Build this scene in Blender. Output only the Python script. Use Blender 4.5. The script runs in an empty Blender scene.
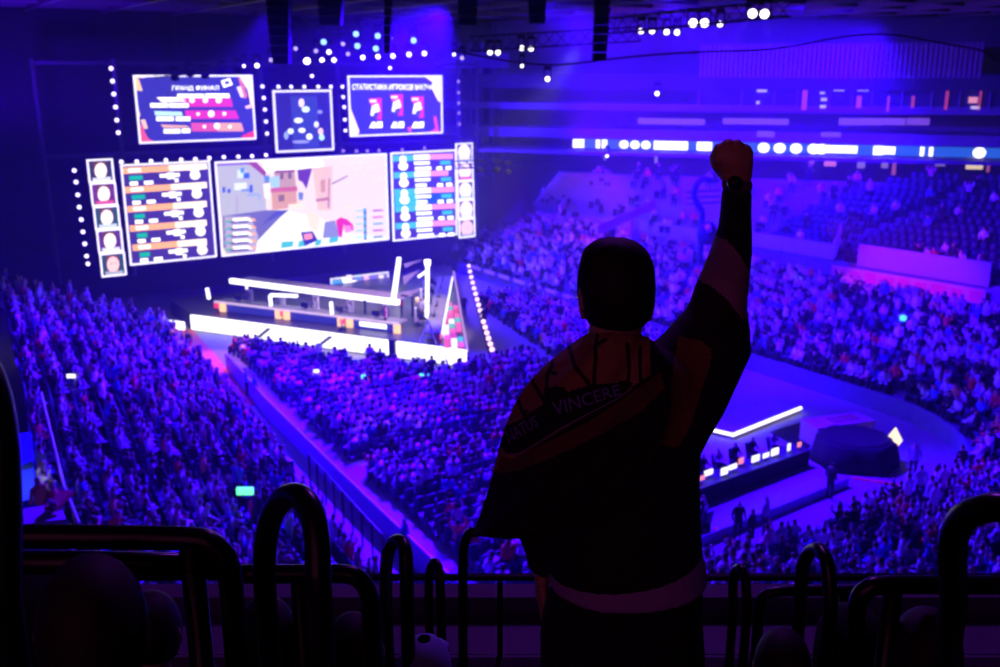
import bpy, bmesh, math, random
import numpy as np
from mathutils import Vector, Matrix
random.seed(7)
R=random.random
C=bpy.context.scene.collection
PI=math.pi
# ------------------------------------------------------------------ camera model (used to read real positions off the photo)
F=972.0; PT=math.radians(15.15); H=18.0
cp,sp=math.cos(PT),math.sin(PT)
TH=math.radians(-33)
A2=Vector((math.sin(TH),math.cos(TH))); B2=Vector((math.cos(TH),-math.sin(TH)))
AV=Vector((A2.x,A2.y,0)); BV=Vector((B2.x,B2.y,0)); ZV=Vector((0,0,1))
def ray(x,y):
    u=(x-500)/F; v=-(y-333.5)/F
    return Vector((u,cp+v*sp,-sp+v*cp))
O=Vector((0,0,H))
def P3(x,y,Y): d=ray(x,y); return O+d*(Y/d.y)                 # point at forward distance Y
def GP(x,y,z=0): d=ray(x,y); return O+d*((z-H)/d.z)           # point at height z
def PA(x,y,D=75): d=ray(x,y); return O+d*(D/d.dot(AV))        # point on the plane of the screens
def PP(x,y,p0,n): d=ray(x,y); return O+d*((p0-O).dot(n)/d.dot(n))
def W(a,b,z=0): return Vector((a*A2.x+b*B2.x,a*A2.y+b*B2.y,z))
def AB(p): return (p.x*A2.x+p.y*A2.y, p.x*B2.x+p.y*B2.y)
def PX(p):
    q=p-O; dz=q.y*cp-q.z*sp; up=q.y*sp+q.z*cp
    if dz<0.05: return (-9999,-9999,dz)
    return (500+F*q.x/dz,333.5-F*up/dz,dz)
ROTB=math.atan2(BV.y,BV.x)                                    # rotation that turns local +X into the arena's B axis, +Y into A
# ------------------------------------------------------------------ materials
M={}
def mat(n,c,r=.7,m=0.,e=None,es=0.,noise=0.,ns=4.,spec=.5,alpha=1.,bump=0.):
    if n in M: return M[n]
    k=bpy.data.materials.new(n); k.use_nodes=True; t=k.node_tree; b=t.nodes['Principled BSDF']
    b.inputs['Base Color'].default_value=(*c,1); b.inputs['Roughness'].default_value=r; b.inputs['Metallic'].default_value=m
    b.inputs['Specular IOR Level'].default_value=spec
    if alpha<1: b.inputs['Alpha'].default_value=alpha
    if e: b.inputs['Emission Color'].default_value=(*e,1); b.inputs['Emission Strength'].default_value=es
    if noise or bump:
        tc=t.nodes.new('ShaderNodeTexCoord'); nz=t.nodes.new('ShaderNodeTexNoise'); nz.inputs['Scale'].default_value=ns; nz.inputs['Detail'].default_value=4
        t.links.new(tc.outputs['Object'],nz.inputs['Vector'])
        if noise:
            mx=t.nodes.new('ShaderNodeMix'); mx.data_type='RGBA'
            mx.inputs[6].default_value=(*[max(0,v*(1-noise)) for v in c],1); mx.inputs[7].default_value=(*[min(1,v*(1+noise)) for v in c],1)
            t.links.new(nz.outputs['Fac'],mx.inputs[0]); t.links.new(mx.outputs[2],b.inputs['Base Color'])
        if bump:
            bp=t.nodes.new('ShaderNodeBump'); bp.inputs['Strength'].default_value=bump
            t.links.new(nz.outputs['Fac'],bp.inputs['Height']); t.links.new(bp.outputs['Normal'],b.inputs['Normal'])
    M[n]=k; return k
def em(n,c,s): return mat('glow_'+n,(.02,.02,.02),.6,e=c,es=s)
concrete=mat('concrete',(.34,.33,.35),.85,noise=.25,ns=.6)
floorm=mat('arena_floor',(.30,.28,.30),.6,noise=.3,ns=.25)
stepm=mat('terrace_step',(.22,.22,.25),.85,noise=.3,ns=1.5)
darkwall=mat('dark_wall',(.016,.014,.03),.9,noise=.3,ns=.3)
wallm=mat('painted_wall',(.35,.33,.38),.8,noise=.15,ns=.4)
black=mat('black_metal',(.012,.012,.014),.45,m=.3,noise=.3,ns=8)
blackcloth=mat('black_cloth',(.01,.01,.012),.95,noise=.3,ns=30)
tubem=mat('painted_tube',(.010,.010,.012),.28,m=.2,noise=.2,ns=40)
truss_m=mat('truss_metal',(.06,.06,.07),.5,m=.5,noise=.2,ns=3)
steel=mat('steel',(.5,.5,.52),.35,m=.9,noise=.1,ns=5)
seatm=mat('seat_plastic',(.035,.04,.10),.6,noise=.2,ns=10)
skin=mat('skin',(.50,.30,.22),.6,noise=.1,ns=20)
hairm=mat('hair',(.018,.012,.010),.7,noise=.4,ns=60)
trouser=mat('dark_trousers',(.02,.02,.03),.9,noise=.3,ns=20)
CL=[('pale',mat('cloth_pale',(.80,.78,.80),.9,noise=.08,ns=10)),('grey',mat('cloth_grey',(.42,.42,.45),.9,noise=.1,ns=10)),
    ('black',mat('cloth_black',(.02,.02,.025),.9,noise=.2,ns=10)),('blue',mat('cloth_blue',(.10,.16,.55),.9,noise=.1,ns=10)),
    ('red',mat('cloth_red',(.75,.06,.05),.9,noise=.1,ns=10)),('pink',mat('cloth_pink',(.85,.30,.42),.9,noise=.1,ns=10)),('yellow',mat('cloth_yellow',(.75,.55,.12),.9,noise=.1,ns=10))]
white_led=em('white_led',(1,.96,1),1.9)
lampm=em('lamp',(1,.93,1),4.0)
lampdim=em('lamp_dim',(.55,.40,1),1.4)
lampblue=em('lamp_blue',(.30,.60,1),2.0)
screenw=em('screen_white',(1,.95,.93),1.7)
# ------------------------------------------------------------------ object helpers
def props(o,label=None,cat=None,group=None,kind=None):
    if label: o['label']=label
    if cat: o['category']=cat
    if group: o['group']=group
    if kind: o['kind']=kind
    return o
def link(name,me,ms,parent=None,smooth=False):
    if not isinstance(ms,(list,tuple)): ms=[ms]
    for m in ms: me.materials.append(m)
    if smooth: me.polygons.foreach_set('use_smooth',[True]*len(me.polygons))
    o=bpy.data.objects.new(name,me); C.objects.link(o)
    if parent: o.parent=parent; o.matrix_parent_inverse=parent.matrix_basis.inverted()
    return o
def empty(name,loc,rz=0,**k):
    o=bpy.data.objects.new(name,None); o.empty_display_size=.1; C.objects.link(o); o.location=loc; o.rotation_euler=(0,0,rz)
    o.matrix_basis=Matrix.Translation(loc)@Matrix.Rotation(rz,4,'Z')
    return props(o,**k)
class MB:
    def __init__(s): s.v=[]; s.f=[]; s.m=[]
    def add(s,vs,fs,m=0):
        n=len(s.v); s.v+= [tuple(v) for v in vs]; s.f+=[tuple(i+n for i in f) for f in fs]; s.m+=[m]*len(fs); return s
    def boxa(s,c,ax,ay,az,m=0):                 # box from centre and three half axes
        c=Vector(c); vs=[c+ax*i+ay*j+az*k for i in(-1,1) for j in(-1,1) for k in(-1,1)]
        return s.add(vs,[(0,1,3,2),(4,6,7,5),(0,4,5,1),(2,3,7,6),(0,2,6,4),(1,5,7,3)],m)
    def box(s,x0,x1,y0,y1,z0,z1,m=0):
        return s.boxa(((x0+x1)/2,(y0+y1)/2,(z0+z1)/2),Vector(((x1-x0)/2,0,0)),Vector((0,(y1-y0)/2,0)),Vector((0,0,(z1-z0)/2)),m)
    def abox(s,a0,a1,b0,b1,z0,z1,m=0):          # box aligned with the arena axes
        return s.boxa(W((a0+a1)/2,(b0+b1)/2,(z0+z1)/2),AV*(a1-a0)/2,BV*(b1-b0)/2,ZV*(z1-z0)/2,m)
    def beam(s,p,q,w,h=None,m=0):
        p=Vector(p);q=Vector(q); d=q-p; h=h or w; up=ZV if abs(d.normalized().z)<.95 else Vector((1,0,0))
        x=d.cross(up).normalized(); u=x.cross(d).normalized(); return s.boxa((p+q)/2,d/2,x*w/2,u*h/2,m)
    def tube(s,pts,rad,seg=10,m=0,caps=True):
        pts=[Vector(p) for p in pts]; n=len(pts); rad=rad if isinstance(rad,(list,tuple)) else [rad]*n
        vs=[];fs=[]; prev=None
        for i,p in enumerate(pts):
            t=(pts[min(i+1,n-1)]-pts[max(i-1,0)]).normalized()
            if prev is None: ref=ZV if abs(t.z)<.9 else Vector((1,0,0)); x=t.cross(ref).normalized()
            else: x=(prev-t*prev.dot(t)).normalized()
            prev=x; y=t.cross(x)
            vs+=[p+(x*math.cos(2*PI*k/seg)+y*math.sin(2*PI*k/seg))*rad[i] for k in range(seg)]
        for i in range(n-1):
            for k in range(seg):
                a=i*seg+k;b=i*seg+(k+1)%seg; fs.append((a,b,b+seg,a+seg))
        if caps: fs.append(tuple(range(seg-1,-1,-1))); fs.append(tuple((n-1)*seg+k for k in range(seg)))
        return s.add(vs,fs,m)
    def rings(s,rs,seg=20,m=0):                 # rs: (centre, axis1, axis2) ellipses
        vs=[];fs=[]
        for c,x,y in rs: vs+=[c+x*math.cos(2*PI*k/seg)+y*math.sin(2*PI*k/seg) for k in range(seg)]
        n=len(rs)
        for i in range(n-1):
            for k in range(seg):
                a=i*seg+k;b=i*seg+(k+1)%seg; fs.append((a,b,b+seg,a+seg))
        fs.append(tuple(range(seg-1,-1,-1))); fs.append(tuple((n-1)*seg+k for k in range(seg)))
        return s.add(vs,fs,m)
    def sphere(s,c,r,seg=12,m=0):
        c=Vector(c); r=Vector(r) if hasattr(r,'__len__') else Vector((r,r,r)); n=seg//2
        rs=[]
        for i in range(1,n):
            th=PI*i/n; rs.append((c+Vector((0,0,r.z*math.cos(th))),Vector((r.x*math.sin(th),0,0)),Vector((0,r.y*math.sin(th),0))))
        return s.rings(rs[::-1],seg,m)
    def poly(s,vs,m=0): return s.add(vs,[tuple(range(len(vs)))],m)
    def mesh(s,name='m'):
        me=bpy.data.meshes.new(name); me.from_pydata(s.v,[],s.f); me.polygons.foreach_set('material_index',s.m); me.update(); return me
    def build(s,name,ms,parent=None,smooth=False,fix=True):
        me=s.mesh(name)
        if fix and len(s.f)<60000:
            b=bmesh.new(); b.from_mesh(me); bmesh.ops.recalc_face_normals(b,faces=b.faces); b.to_mesh(me); b.free()
        return link(name,me,ms,parent,smooth)
def spline(pts,n=6):
    pts=[Vector(p) for p in pts]; out=[]
    for i in range(len(pts)-1):
        p0=pts[max(i-1,0)];p1=pts[i];p2=pts[i+1];p3=pts[min(i+2,len(pts)-1)]
        for k in range(n):
            t=k/n; out.append(.5*((2*p1)+(p2-p0)*t+(2*p0-5*p1+4*p2-p3)*t*t+(3*p1-p0-3*p2+p3)*t**3))
    out.append(pts[-1]); return out
def lab(mb,name,ms,label,cat,group=None,kind=None,smooth=False): return props(mb.build(name,ms,smooth=smooth),label,cat,group,kind)
def struct(mb,name,ms,label=None): return props(mb.build(name,ms),label,None,None,'structure')
def evaluated(me,mods):
    o=bpy.data.objects.new('tmp',me); C.objects.link(o)
    for t,kw in mods:
        m=o.modifiers.new(t,t)
        for k,v in kw.items(): setattr(m,k,v)
    dg=bpy.context.evaluated_depsgraph_get(); out=bpy.data.meshes.new_from_object(o.evaluated_get(dg)); bpy.data.objects.remove(o); return out
_tc={}
def text_geo(s,bold=.0):
    if s in _tc: return _tc[s]
    c=bpy.data.curves.new('t','FONT'); c.body=s; c.offset=bold; c.resolution_u=2; c.size=1
    o=bpy.data.objects.new('t',c); C.objects.link(o); dg=bpy.context.evaluated_depsgraph_get()
    me=bpy.data.meshes.new_from_object(o.evaluated_get(dg)); bpy.data.objects.remove(o)
    vs=[v.co.copy() for v in me.vertices]; fs=[tuple(p.vertices) for p in me.polygons]
    x0=min(v.x for v in vs);x1=max(v.x for v in vs);y0=min(v.y for v in vs);y1=max(v.y for v in vs)
    vs=[((v.x-x0)/(x1-x0),(v.y-y0)/(y1-y0)) for v in vs]; _tc[s]=(vs,fs); return _tc[s]
_ones='zeroth first second third fourth fifth sixth seventh eighth ninth tenth eleventh twelfth thirteenth fourteenth fifteenth sixteenth seventeenth eighteenth nineteenth'.split()
_tens={2:('twenty','twentieth'),3:('thirty','thirtieth'),4:('forty','fortieth'),5:('fifty','fiftieth'),6:('sixty','sixtieth'),7:('seventy','seventieth'),8:('eighty','eightieth'),9:('ninety','ninetieth')}
def ordw(n):
    if n<20: return _ones[n]
    if n>=100: return 'hundred-and-'+ordw(n-100) if n>100 else 'hundredth'
    t,u=divmod(n,10); return _tens[t][1] if u==0 else _tens[t][0]+'-'+_ones[u]
# ------------------------------------------------------------------ SETTING: floor, walls, ceiling
m=MB(); m.abox(-6,84,-14,125,-.3,0); struct(m,'floor',floorm,'dark arena floor below the stands and the stage')
m=MB(); m.abox(82,82.6,-14,74,0,27); struct(m,'wall_back',darkwall,'dark back wall behind the screens')
m=MB(); m.abox(-6,82,-13,-12.4,0,27); struct(m,'wall_left',darkwall,'dark wall beyond the left stand')
# ceiling with ribs
m=MB(); m.abox(-6,83,-13,115,22.6,22.8); struct(m,'ceiling',mat('ceiling_panel',(.09,.05,.07),.8,noise=.3,ns=.3),'dark purple ribbed roof over the hall')
m=MB()
for k in range(22):
    b=-10+k*5.4; m.beam(W(20,b,22.4),W(82,b,22.4),.35,.4)
for k in range(9):
    a=42+k*4.6; m.beam(W(a,-12,22.45),W(a,100,22.45),.2,.3)
struct(m,'trim_1',mat('roof_beam',(.10,.07,.10),.6,noise=.3,ns=1),'grid of dark roof beams under the ceiling')
# skew wall that carries the ribbon board and the suites
Q0=GP(573,143,11.7); Q1=GP(1000,153,11.7); QD=(Q1-Q0).normalized(); QD.z=0; QN=Vector((QD.y,-QD.x,0)).normalized()
if QN.dot(O-Q0)<0: QN=-QN
def QP(x,y,off=0): return PP(x,y,Q0+QN*off,QN)
def qpanel(mb,x0,y0,x1,y1,x2=None,y2=None,t=.25,off=.3,m=0,dy=None):
    """panel on the skew wall: px corners top-left and bottom-right, horizontal in the place"""
    p=QP(x0,y0,off); q=QP(x1,y0,off); r=QP(x0,y1,off); q.z=p.z; h=(p.z-r.z)/2
    c=(p+q)/2-ZV*h; return mb.boxa(c,(q-p)/2,QN*t/2,ZV*h,m)
QE0=Q0-QD*30; QE1=Q1+QD*30
def qslab(mb,z0,z1,off,t,e0=QE0,e1=QE1,m=0):
    p=Vector((e0.x,e0.y,0)); q=Vector((e1.x,e1.y,0)); return mb.boxa((p+q)/2+QN*off+ZV*(z0+z1)/2,(q-p)/2,QN*t/2,ZV*(z1-z0)/2,m)
m=MB(); qslab(m,0,27,-6,.5); struct(m,'wall_right',mat('suite_back_wall',(.12,.10,.14),.8,noise=.3,ns=.3),'wall behind the glazed suites')
rp=Q0.z
m=MB()
qslab(m,rp-.75,rp-.5,-1.5,9); qslab(m,rp+.45,rp+1.3,-2,4.5); qslab(m,rp+2.9,rp+3.5,-2.4,5)
struct(m,'trim_2',mat('balcony_slab',(.16,.14,.2),.75,noise=.2,ns=.5),'balcony slabs above and below the long light board')
# ------------------------------------------------------------------ ribbon board
rb=empty('ribbon_board',QP(573,143,.3),label='long bright ribbon screen running along the balcony edge on the right',cat='screen')
m=MB(); qslab(m,rp-.42,rp+.42,.15,.2,Q0,Q1+QD*12); m.build('casing',black,rb)
ledb=em('ribbon_blue',(.02,.14,.75),.9)
lb=MB(); 
def rpan(x0,x1,f=0.,g=1.,mb=None,off=.28):
    p=QP(x0,143,off);q=QP(x1,143,off); c=(p+q)/2; c.z=rp-.4+.8*(f+g)/2; q.z=p.z; (mb).boxa(c,(q-p)/2,QN*.02,ZV*.4*(g-f))
rpan(573,1030,mb=lb); lb.build('blue_panel',ledb,rb)
WR=em('ribbon_white',(1,.93,.97),2.2)
for x0,x1 in [(573,584),(596,600),(602,607),(654,661),(661,688),(697,712),(874,884),(921,925),(930,934)]: wb=MB(); rpan(x0,x1,.05,.95,wb,.32); wb.build('bright_block',WR,rb)
for x in (624,635,646,764,780,796.5,814,822,980.5,1010):
    c=QP(x,143,.32); c.z=rp; r=.36 if x<700 else .42
    vs=[c+QD*math.cos(t)*r*1.15+ZV*math.sin(t)*r for t in [2*PI*k/14 for k in range(14)]]; wb=MB(); wb.poly(vs); wb.build('bright_dot',WR,rb)
for x0,x1 in [(822,858),(884,896)]: wb=MB(); rpan(x0,x1,.15,.9,wb,.32); wb.build('bright_block',WR,rb)
# suites above ribbon
sg=MB(); glassd=mat('suite_glass',(.05,.05,.10),.15,noise=.2,ns=1)
suite=[(745,752),(758,770),(778,788),(800,812),(820,830),(832,845),(858,868),(884,897),(905,920),(945,955),(968,984),(990,1006)]
n=0
for i,(x0,x1) in enumerate([(700,741),(743,774),(776,797),(799,830),(832,852),(854,872),(874,902),(904,932),(934,960),(962,990),(992,1020)]):
    n+=1; w=MB(); qpanel(w,x0,84,x1,111,off=-.2,t=.1); o=struct(w,'window_%d'%n,glassd,'dark suite window above the long light board')
    f=MB(); qpanel(f,x0-1,82.5,x0+.3,112,off=.05,t=.25); qpanel(f,x0-1,82,x1+.3,83.6,off=.05,t=.25); f.build('window_frame',mat('frame_violet',(.22,.16,.3),.5,noise=.2,ns=2),o)
suitelabs=[(757,79,760,82,'lampdim'),(757,89,767,92,'w'),(756.5,101,759.5,104,'w'),(834,87,845,91,'w'),(858,87,869,91,'w'),(883,86,890,90,'w'),(884,77.5,887,80,'l'),(893.5,77.5,896.5,80,'l'),(913.5,77.5,916.5,80,'l'),(922,76,925,78,'l'),(803,88,808,110,'r'),(820,92,825,94,'w'),(821,98,827,101,'w'),(820,105,826,108,'w'),(857,96,862,108,'r'),(912,96,915,108,'r'),(947,84,950,110,'r'),(972,88,975,91,'w'),(969,97,978,103,'p'),(971,106,980,109,'w'),(981,84,983,110,'r'),(888,96,890,112,'r')]
lm={'w':em('suite_white',(.75,.55,1),.9),'l':em('suite_spot',(.9,.8,1),3),'r':em('suite_red',(.9,.08,.35),.5),'p':em('suite_pink',(1,.35,.55),.9),'lampdim':em('suite_white2',(.8,.7,1),2)}
nm={'w':'white','l':'small bright','r':'narrow reddish','p':'pink','lampdim':'small white'}
for i,(x0,y0,x1,y1,k) in enumerate(suitelabs):
    w=MB(); qpanel(w,x0,y0,x1,y1,off=.12,t=.1)
    lab(w,'suite_light',lm[k],'%s light in the suites on the right, %s from the fist'%(nm[k],ordw(i+1)),'light','lights inside the suites')
ledge=em('ledge',(.35,.12,.95),.55)
for i,(x0,y0,x1,y1,t) in enumerate([(638,118,705,124,'dim violet strip over the ribbon board left of the fist'),(723,118,789,124,'violet strip above the ribbon board just right of the fist'),(839,118,861,125,'violet strip above ribbon board, first panel of the longer run'),(861,118,883,125,'violet strip above ribbon board, second panel of the longer run'),(883,118,906,125,'violet strip above ribbon board, third panel of the longer run'),(907,118,930,125,'violet strip above ribbon board, last panel of the longer run'),(757,131,775,137,'short violet strip directly over the ribbon board near the fist'),(821,132,841,137,'short violet strip directly over the ribbon board farther right')]):
    w=MB(); qpanel(w,x0,y0,x1,y1,off=.3,t=.08); w2=lab(w,'light_strip',ledge,t,'light','violet strips on the balcony')
# hospitality row under the ribbon (lit backs of rooms)
for i,(x0,y0,x1,y1,c) in enumerate([(763,153,773,156,'p'),(810,152,815,171,'p'),(825,153,837,166,'p2'),(858,155,866,168,'w2'),(882,157,889,168,'w2'),(893,158,897,175,'p'),(936,156,946,166,'w2'),(967,157,984,169,'y'),(988,158,991,172,'p'),(604,150,606,160,'w2'),(655,150,658,163,'w2')]):
    w=MB(); qpanel(w,x0,y0,x1,y1,off=-.6,t=.1)
    lab(w,'room_light',{'p':em('b_red',(.7,.15,.45),.5),'p2':em('b_pink',(1,.25,.6),.7),'w2':em('b_violet',(.5,.3,.9),.5),'y':em('b_yellow',(1,.75,.45),.9)}[c],
        '%s lit panel below the ribbon board, %s along'%({'p':'reddish','p2':'pink','w2':'violet','y':'yellow'}[c],ordw(i+1)),'light','lit panels below the ribbon board')
# corrugated wall strip top right
m=MB()
p=QP(700,45,.5);q=QP(985,45,.5);q.z=p.z; nb=60
for k in range(nb):
    c=p+(q-p)*(k+.5)/nb; m.boxa(c-ZV*1.3,(q-p)/nb*.3,QN*.15,ZV*1.35)
struct(m,'trim_3',mat('corrugated',(.26,.17,.24),.6,noise=.2,ns=2),'corrugated wall strip under the roof at the right')
m=MB(); qslab(m,rp+4.75,rp+6.0,-.5,2.2); struct(m,'trim_4',mat('dark_fascia',(.03,.03,.06),.7,noise=.2,ns=1),'dark fascia above the suite windows')
# back wall slats right of the screens
m=MB()
for k in range(14):
    b=48+k*1.25; m.abox(81,81.6,b,b+.18,8,20.5)
m.abox(80.6,81.8,46,66,18.2,19.6)
struct(m,'trim_5',mat('slat',(.3,.22,.4),.6,noise=.2,ns=2),'upright slats on the back wall right of the screens')
# ------------------------------------------------------------------ terraces, seats and people slots
slots=[]   # (pos, heading, section, row, place)
heads={}
def path_off(path,d):
    out=[]
    n=len(path)
    for i in range(n):
        t=(path[min(i+1,n-1)]-path[max(i-1,0)]).normalized(); nn=Vector((t.y,-t.x,0)); out.append(path[i]+nn*d)
    return out
def resample(path,step):
    out=[];acc=0;nxt=step/2
    for i in range(len(path)-1):
        d=path[i+1]-path[i]; L=d.length
        while nxt<acc+L:
            t=(nxt-acc)/L; out.append((path[i]+d*t,d.normalized(),nxt)); nxt+=step
        acc+=L
    return out
def terrace(name,label,path,rows,depth,rise,z0,sec,aisles=(),occ=.85,skip=0,sgn=1):
    m=MB(); 
    for r in range(rows):
        p=path_off(path,sgn*(r*depth)); q=path_off(path,sgn*((r+1)*depth)); z=z0+r*rise; zb=z-rise if r else 0
        for i in range(len(path)-1):
            a,b,c,d=p[i],p[i+1],q[i+1],q[i]
            m.add([a+ZV*zb,b+ZV*zb,b+ZV*z,a+ZV*z,c+ZV*z,d+ZV*z],[(0,1,2,3),(3,2,4,5)])
        mid=path_off(path,sgn*(r*depth+depth*.62))
        k=0
        for pos,t,s in resample(mid,.56):
            k+=1
            if any(abs(s-x*(1+0.0))<.6 for x in aisles): continue
            nn=Vector((t.y,-t.x,0))*sgn; face=-nn
            slots.append((pos+ZV*z,math.atan2(face.y,face.x)-PI/2,sec,r+1,k,occ))
    o=struct(m,name,stepm,label); return o
LB0=W(69.5,18.2-1.2); 
left_path=[W(20,12.4),W(31.4,13.2),W(45,14.6),W(67.5,16.2)]
left_path=[Vector(p) for p in left_path]
def dens(path,n): 
    out=[]
    for i in range(len(path)-1):
        for k in range(n): out.append(path[i].lerp(path[i+1],k/n))
    out.append(path[-1]); return out
def smooth_path(p): return spline(p,5)
lp=smooth_path(left_path)
terrace('seating_terrace','stepped terrace under the left stand',lp,11,.92,.345,.9,'left',aisles=(16,30,44),occ=.95,sgn=-1)
# right lower bowl incl. corner and near end
arc=[W(30.2+8.4*math.cos(t),36.4+8.4*math.sin(t)) for t in [math.radians(180-90*k/8) for k in range(9)]]
rpth=[W(21.8,18),W(21.8,24),W(21.8,30)]+arc+[W(40,44.6),W(50,44.7),W(60,44.8),W(70,44.8),W(78,44.8)]
terrace('seating_terrace','stepped terrace of the right and near stands',rpth,12,.85,.24,.9,'right',aisles=(9.5,21,32.5,44,56,67),occ=.80,sgn=1)
# low barrier walls round the floor
bw=mat('barrier_board',(.16,.13,.30),.5,noise=.2,ns=2)
def wallstrip(name,label,path,h,t,ms,z0=0.,kind='structure',cat=None):
    m=MB()
    for i in range(len(path)-1):
        p,q=path[i],path[i+1]; m.boxa((p+q)/2+ZV*(z0+h/2),(q-p)/2,(q-p).normalized().cross(ZV)*t/2,ZV*h/2)
    o=m.build(name,ms); 
    if kind: o['kind']=kind; o['label']=label
    else: props(o,label,cat)
    return o
wallstrip('floor_barrier','dark barrier wall at the foot of the right stand',path_off(rpth,-.1),1.05,.12,bw)
wallstrip('floor_barrier','low barrier at the foot of the left stand beside the aisle',path_off(lp,.06),.95,.1,mat('barrier_left',(.35,.28,.5),.6,noise=.2,ns=2))
rail_l=[W(58,17.3),W(48,16.35),W(37,15.65),W(26,15.1)]
ab=empty('aisle_barrier',rail_l[0],label='long pale rink barrier between the side aisle and the floor rows',cat='barrier')
m=MB()
for i in range(3):
    p,q=rail_l[i],rail_l[i+1]; m.boxa((p+q)/2+ZV*.5,(q-p)/2,(q-p).normalized().cross(ZV)*.05,ZV*.5)
m.build('board',mat('barrier_inner',(.30,.20,.45),.5,noise=.2,ns=2),ab)
m=MB(); m.tube([p+ZV*1.03 for p in rail_l],.06,6); m.build('top_rail',mat('rail_pale',(.75,.6,.8),.4,noise=.1,ns=3),ab)
# aisle carpet
m=MB(); cpth=[W(69,17.7),W(62,17.15),W(55,16.45),W(50.5,16.0)]
for i in range(3):
    p,q=cpth[i],cpth[i+1]; m.boxa((p+q)/2+ZV*.012,(q-p)/2,(q-p).normalized().cross(ZV)*.55,ZV*.012)
lab(m,'aisle_carpet',mat('red_carpet',(.85,.16,.12),.9,noise=.2,ns=3),'red carpet strip running up the side aisle to the stage','carpet')
# posts of the left aisle
pr=empty('aisle_railing',W(37,14.6),label='dark post railing along the lower side aisle',cat='railing')
m=MB(); pts=[W(38.5-1.1*k,14.85-.09*k) for k in range(9)]
for p in pts: m=MB(); m.tube([p,p+ZV*1.5],.05,6); m.build('post',black,pr)
m=MB(); m.tube([p+ZV*1.5 for p in pts],.035,6); m.build('handrail',black,pr)
# tier two on the right: front wall, banners, rows, crowd
T2=[W(80,55.3,0),W(60,56.6),W(47,57.8),W(33,59.6),W(24,55.5),W(16,47.5)]
up_top=[Vector((Q0.x,Q0.y,0))+QN*4.2, None,None,None,None,Vector((Q1.x,Q1.y,0))+QN*4.2+QD*20]
for i in (1,2,3,4): up_top[i]=up_top[0].lerp(up_top[5],i/5)
m=MB(); nr=13
def t2p(s,r): # s 0..5 along, r 0..nr
    i=min(int(s),4); f=s-i; return T2[i].lerp(T2[i+1],f).lerp(up_top[i].lerp(up_top[i+1],f),r/nr)
for r in range(nr):
    z=4.7+r*.40; zb=z-.40
    for k in range(20):
        s0,s1=k/4,(k+1)/4; a,b=t2p(s0,r),t2p(s1,r); c,d=t2p(s1,r+1),t2p(s0,r+1)
        m.add([a+ZV*zb,b+ZV*zb,b+ZV*z,a+ZV*z,c+ZV*z,d+ZV*z],[(0,1,2,3),(3,2,4,5)])
    pth=[t2p(k/4,r+.6) for k in range(21)]; kk=0
    for pos,t,s in resample(pth,.6):
        kk+=1
        if int(s/8.)%2==0 and (s%8.)<1.2: continue
        nn=Vector((t.y,-t.x,0)); 
        if nn.dot(O-pos)<0: nn=-nn
        slots.append((pos+ZV*z,math.atan2(nn.y,nn.x)-PI/2,'upper',r+1,kk,(.34 if s>45 else .13) if r<9 else .12))
struct(m,'seating_terrace',mat('upper_step',(.25,.24,.30),.85,noise=.3,ns=1),'stepped terrace of the upper right stand')
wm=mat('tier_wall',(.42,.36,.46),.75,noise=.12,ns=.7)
def T2P(x,y,i,off=.18):
    d=(T2[i+1]-T2[i]).normalized(); n=d.cross(ZV)
    if n.dot(O-T2[i])<0: n=-n
    n=Vector((n.x,n.y,0)).normalized(); return PP(x,y,T2[i]+n*off,n)
segs=[((507,203),(556,214),24,0),((562,207),(632,221),22,0),((640,219),(706,230),14,1),((750,231),(836,245),15,1),((860,241),(992,266),23,2)]
for p,q,h,i in segs:
    a=T2P(*p,i);b=T2P(*q,i); zt_=(a.z+b.z)/2; a.z=b.z=zt_; h=zt_-T2P((p[0]+q[0])/2,(p[1]+q[1])/2+h,i).z; mm=MB(); mm.boxa((a+b)/2-ZV*h/2,(b-a)/2,(b-a).normalized().cross(ZV)*.12,ZV*h/2)
    struct(mm,'tier_wall',wm,'pale parapet wall section in front of the upper right stand')
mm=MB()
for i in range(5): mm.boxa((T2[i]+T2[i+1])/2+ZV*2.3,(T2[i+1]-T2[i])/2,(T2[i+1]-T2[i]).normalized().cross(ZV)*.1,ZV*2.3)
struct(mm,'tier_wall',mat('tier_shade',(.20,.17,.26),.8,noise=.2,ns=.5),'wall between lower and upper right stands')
# vomitory side walls and handrails
for i,(p,q) in enumerate([((597,226),(655,200)),((800,197),(912,188)),((836,246),(845,205)),((560,206),(600,150))]):
    a=GP(*p,6.2+ (0));b=GP(*q,7.6 if i!=3 else 9.5); mm=MB(); mm.boxa((a+b)/2-ZV*.35,(b-a)/2,(b-a).normalized().cross(ZV)*.1,ZV*.35)
    struct(mm,'tier_wall',mat('stair_wall',(.45,.38,.5),.7,noise=.1,ns=1),'stair side wall in the upper right stand')
# banners
bred=mat('banner_red',(.85,.14,.20),.7,noise=.15,ns=1); bwh=mat('banner_white',(.8,.62,.72),.7,noise=.1,ns=1)
for (p,q,ti,lb_,k) in [((550,219),(613,231),0,'small red and white banner hanging under the far stand wall',5),((832,265),(986,291),2,'long red and white banner hanging under the right stand wall',9)]:
    a=T2P(*p,ti,.5);b=T2P(*q,ti,.5); a.z=b.z=(a.z+b.z)/2; bn=empty('banner',a,label=lb_,cat='banner'); d=(b-a); u=d.normalized(); nn=u.cross(ZV)
    if nn.dot(O-a)<0: nn=-nn
    mm=MB(); mm.boxa((a+b)/2-ZV*.45,d/2,nn*.03,ZV*.48); mm.build('cloth',bwh,bn)
    for j in range(k):
        mm=MB(); c=a+d*((j+.5)/k)-ZV*.45+nn*.05; w=d.length/k*(.34 if j%3 else .46)
        mm.boxa(c,u*w,nn*.01,ZV*(.30 if j%2 else .38)); mm.build('printed_shape',bred,bn)
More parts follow.
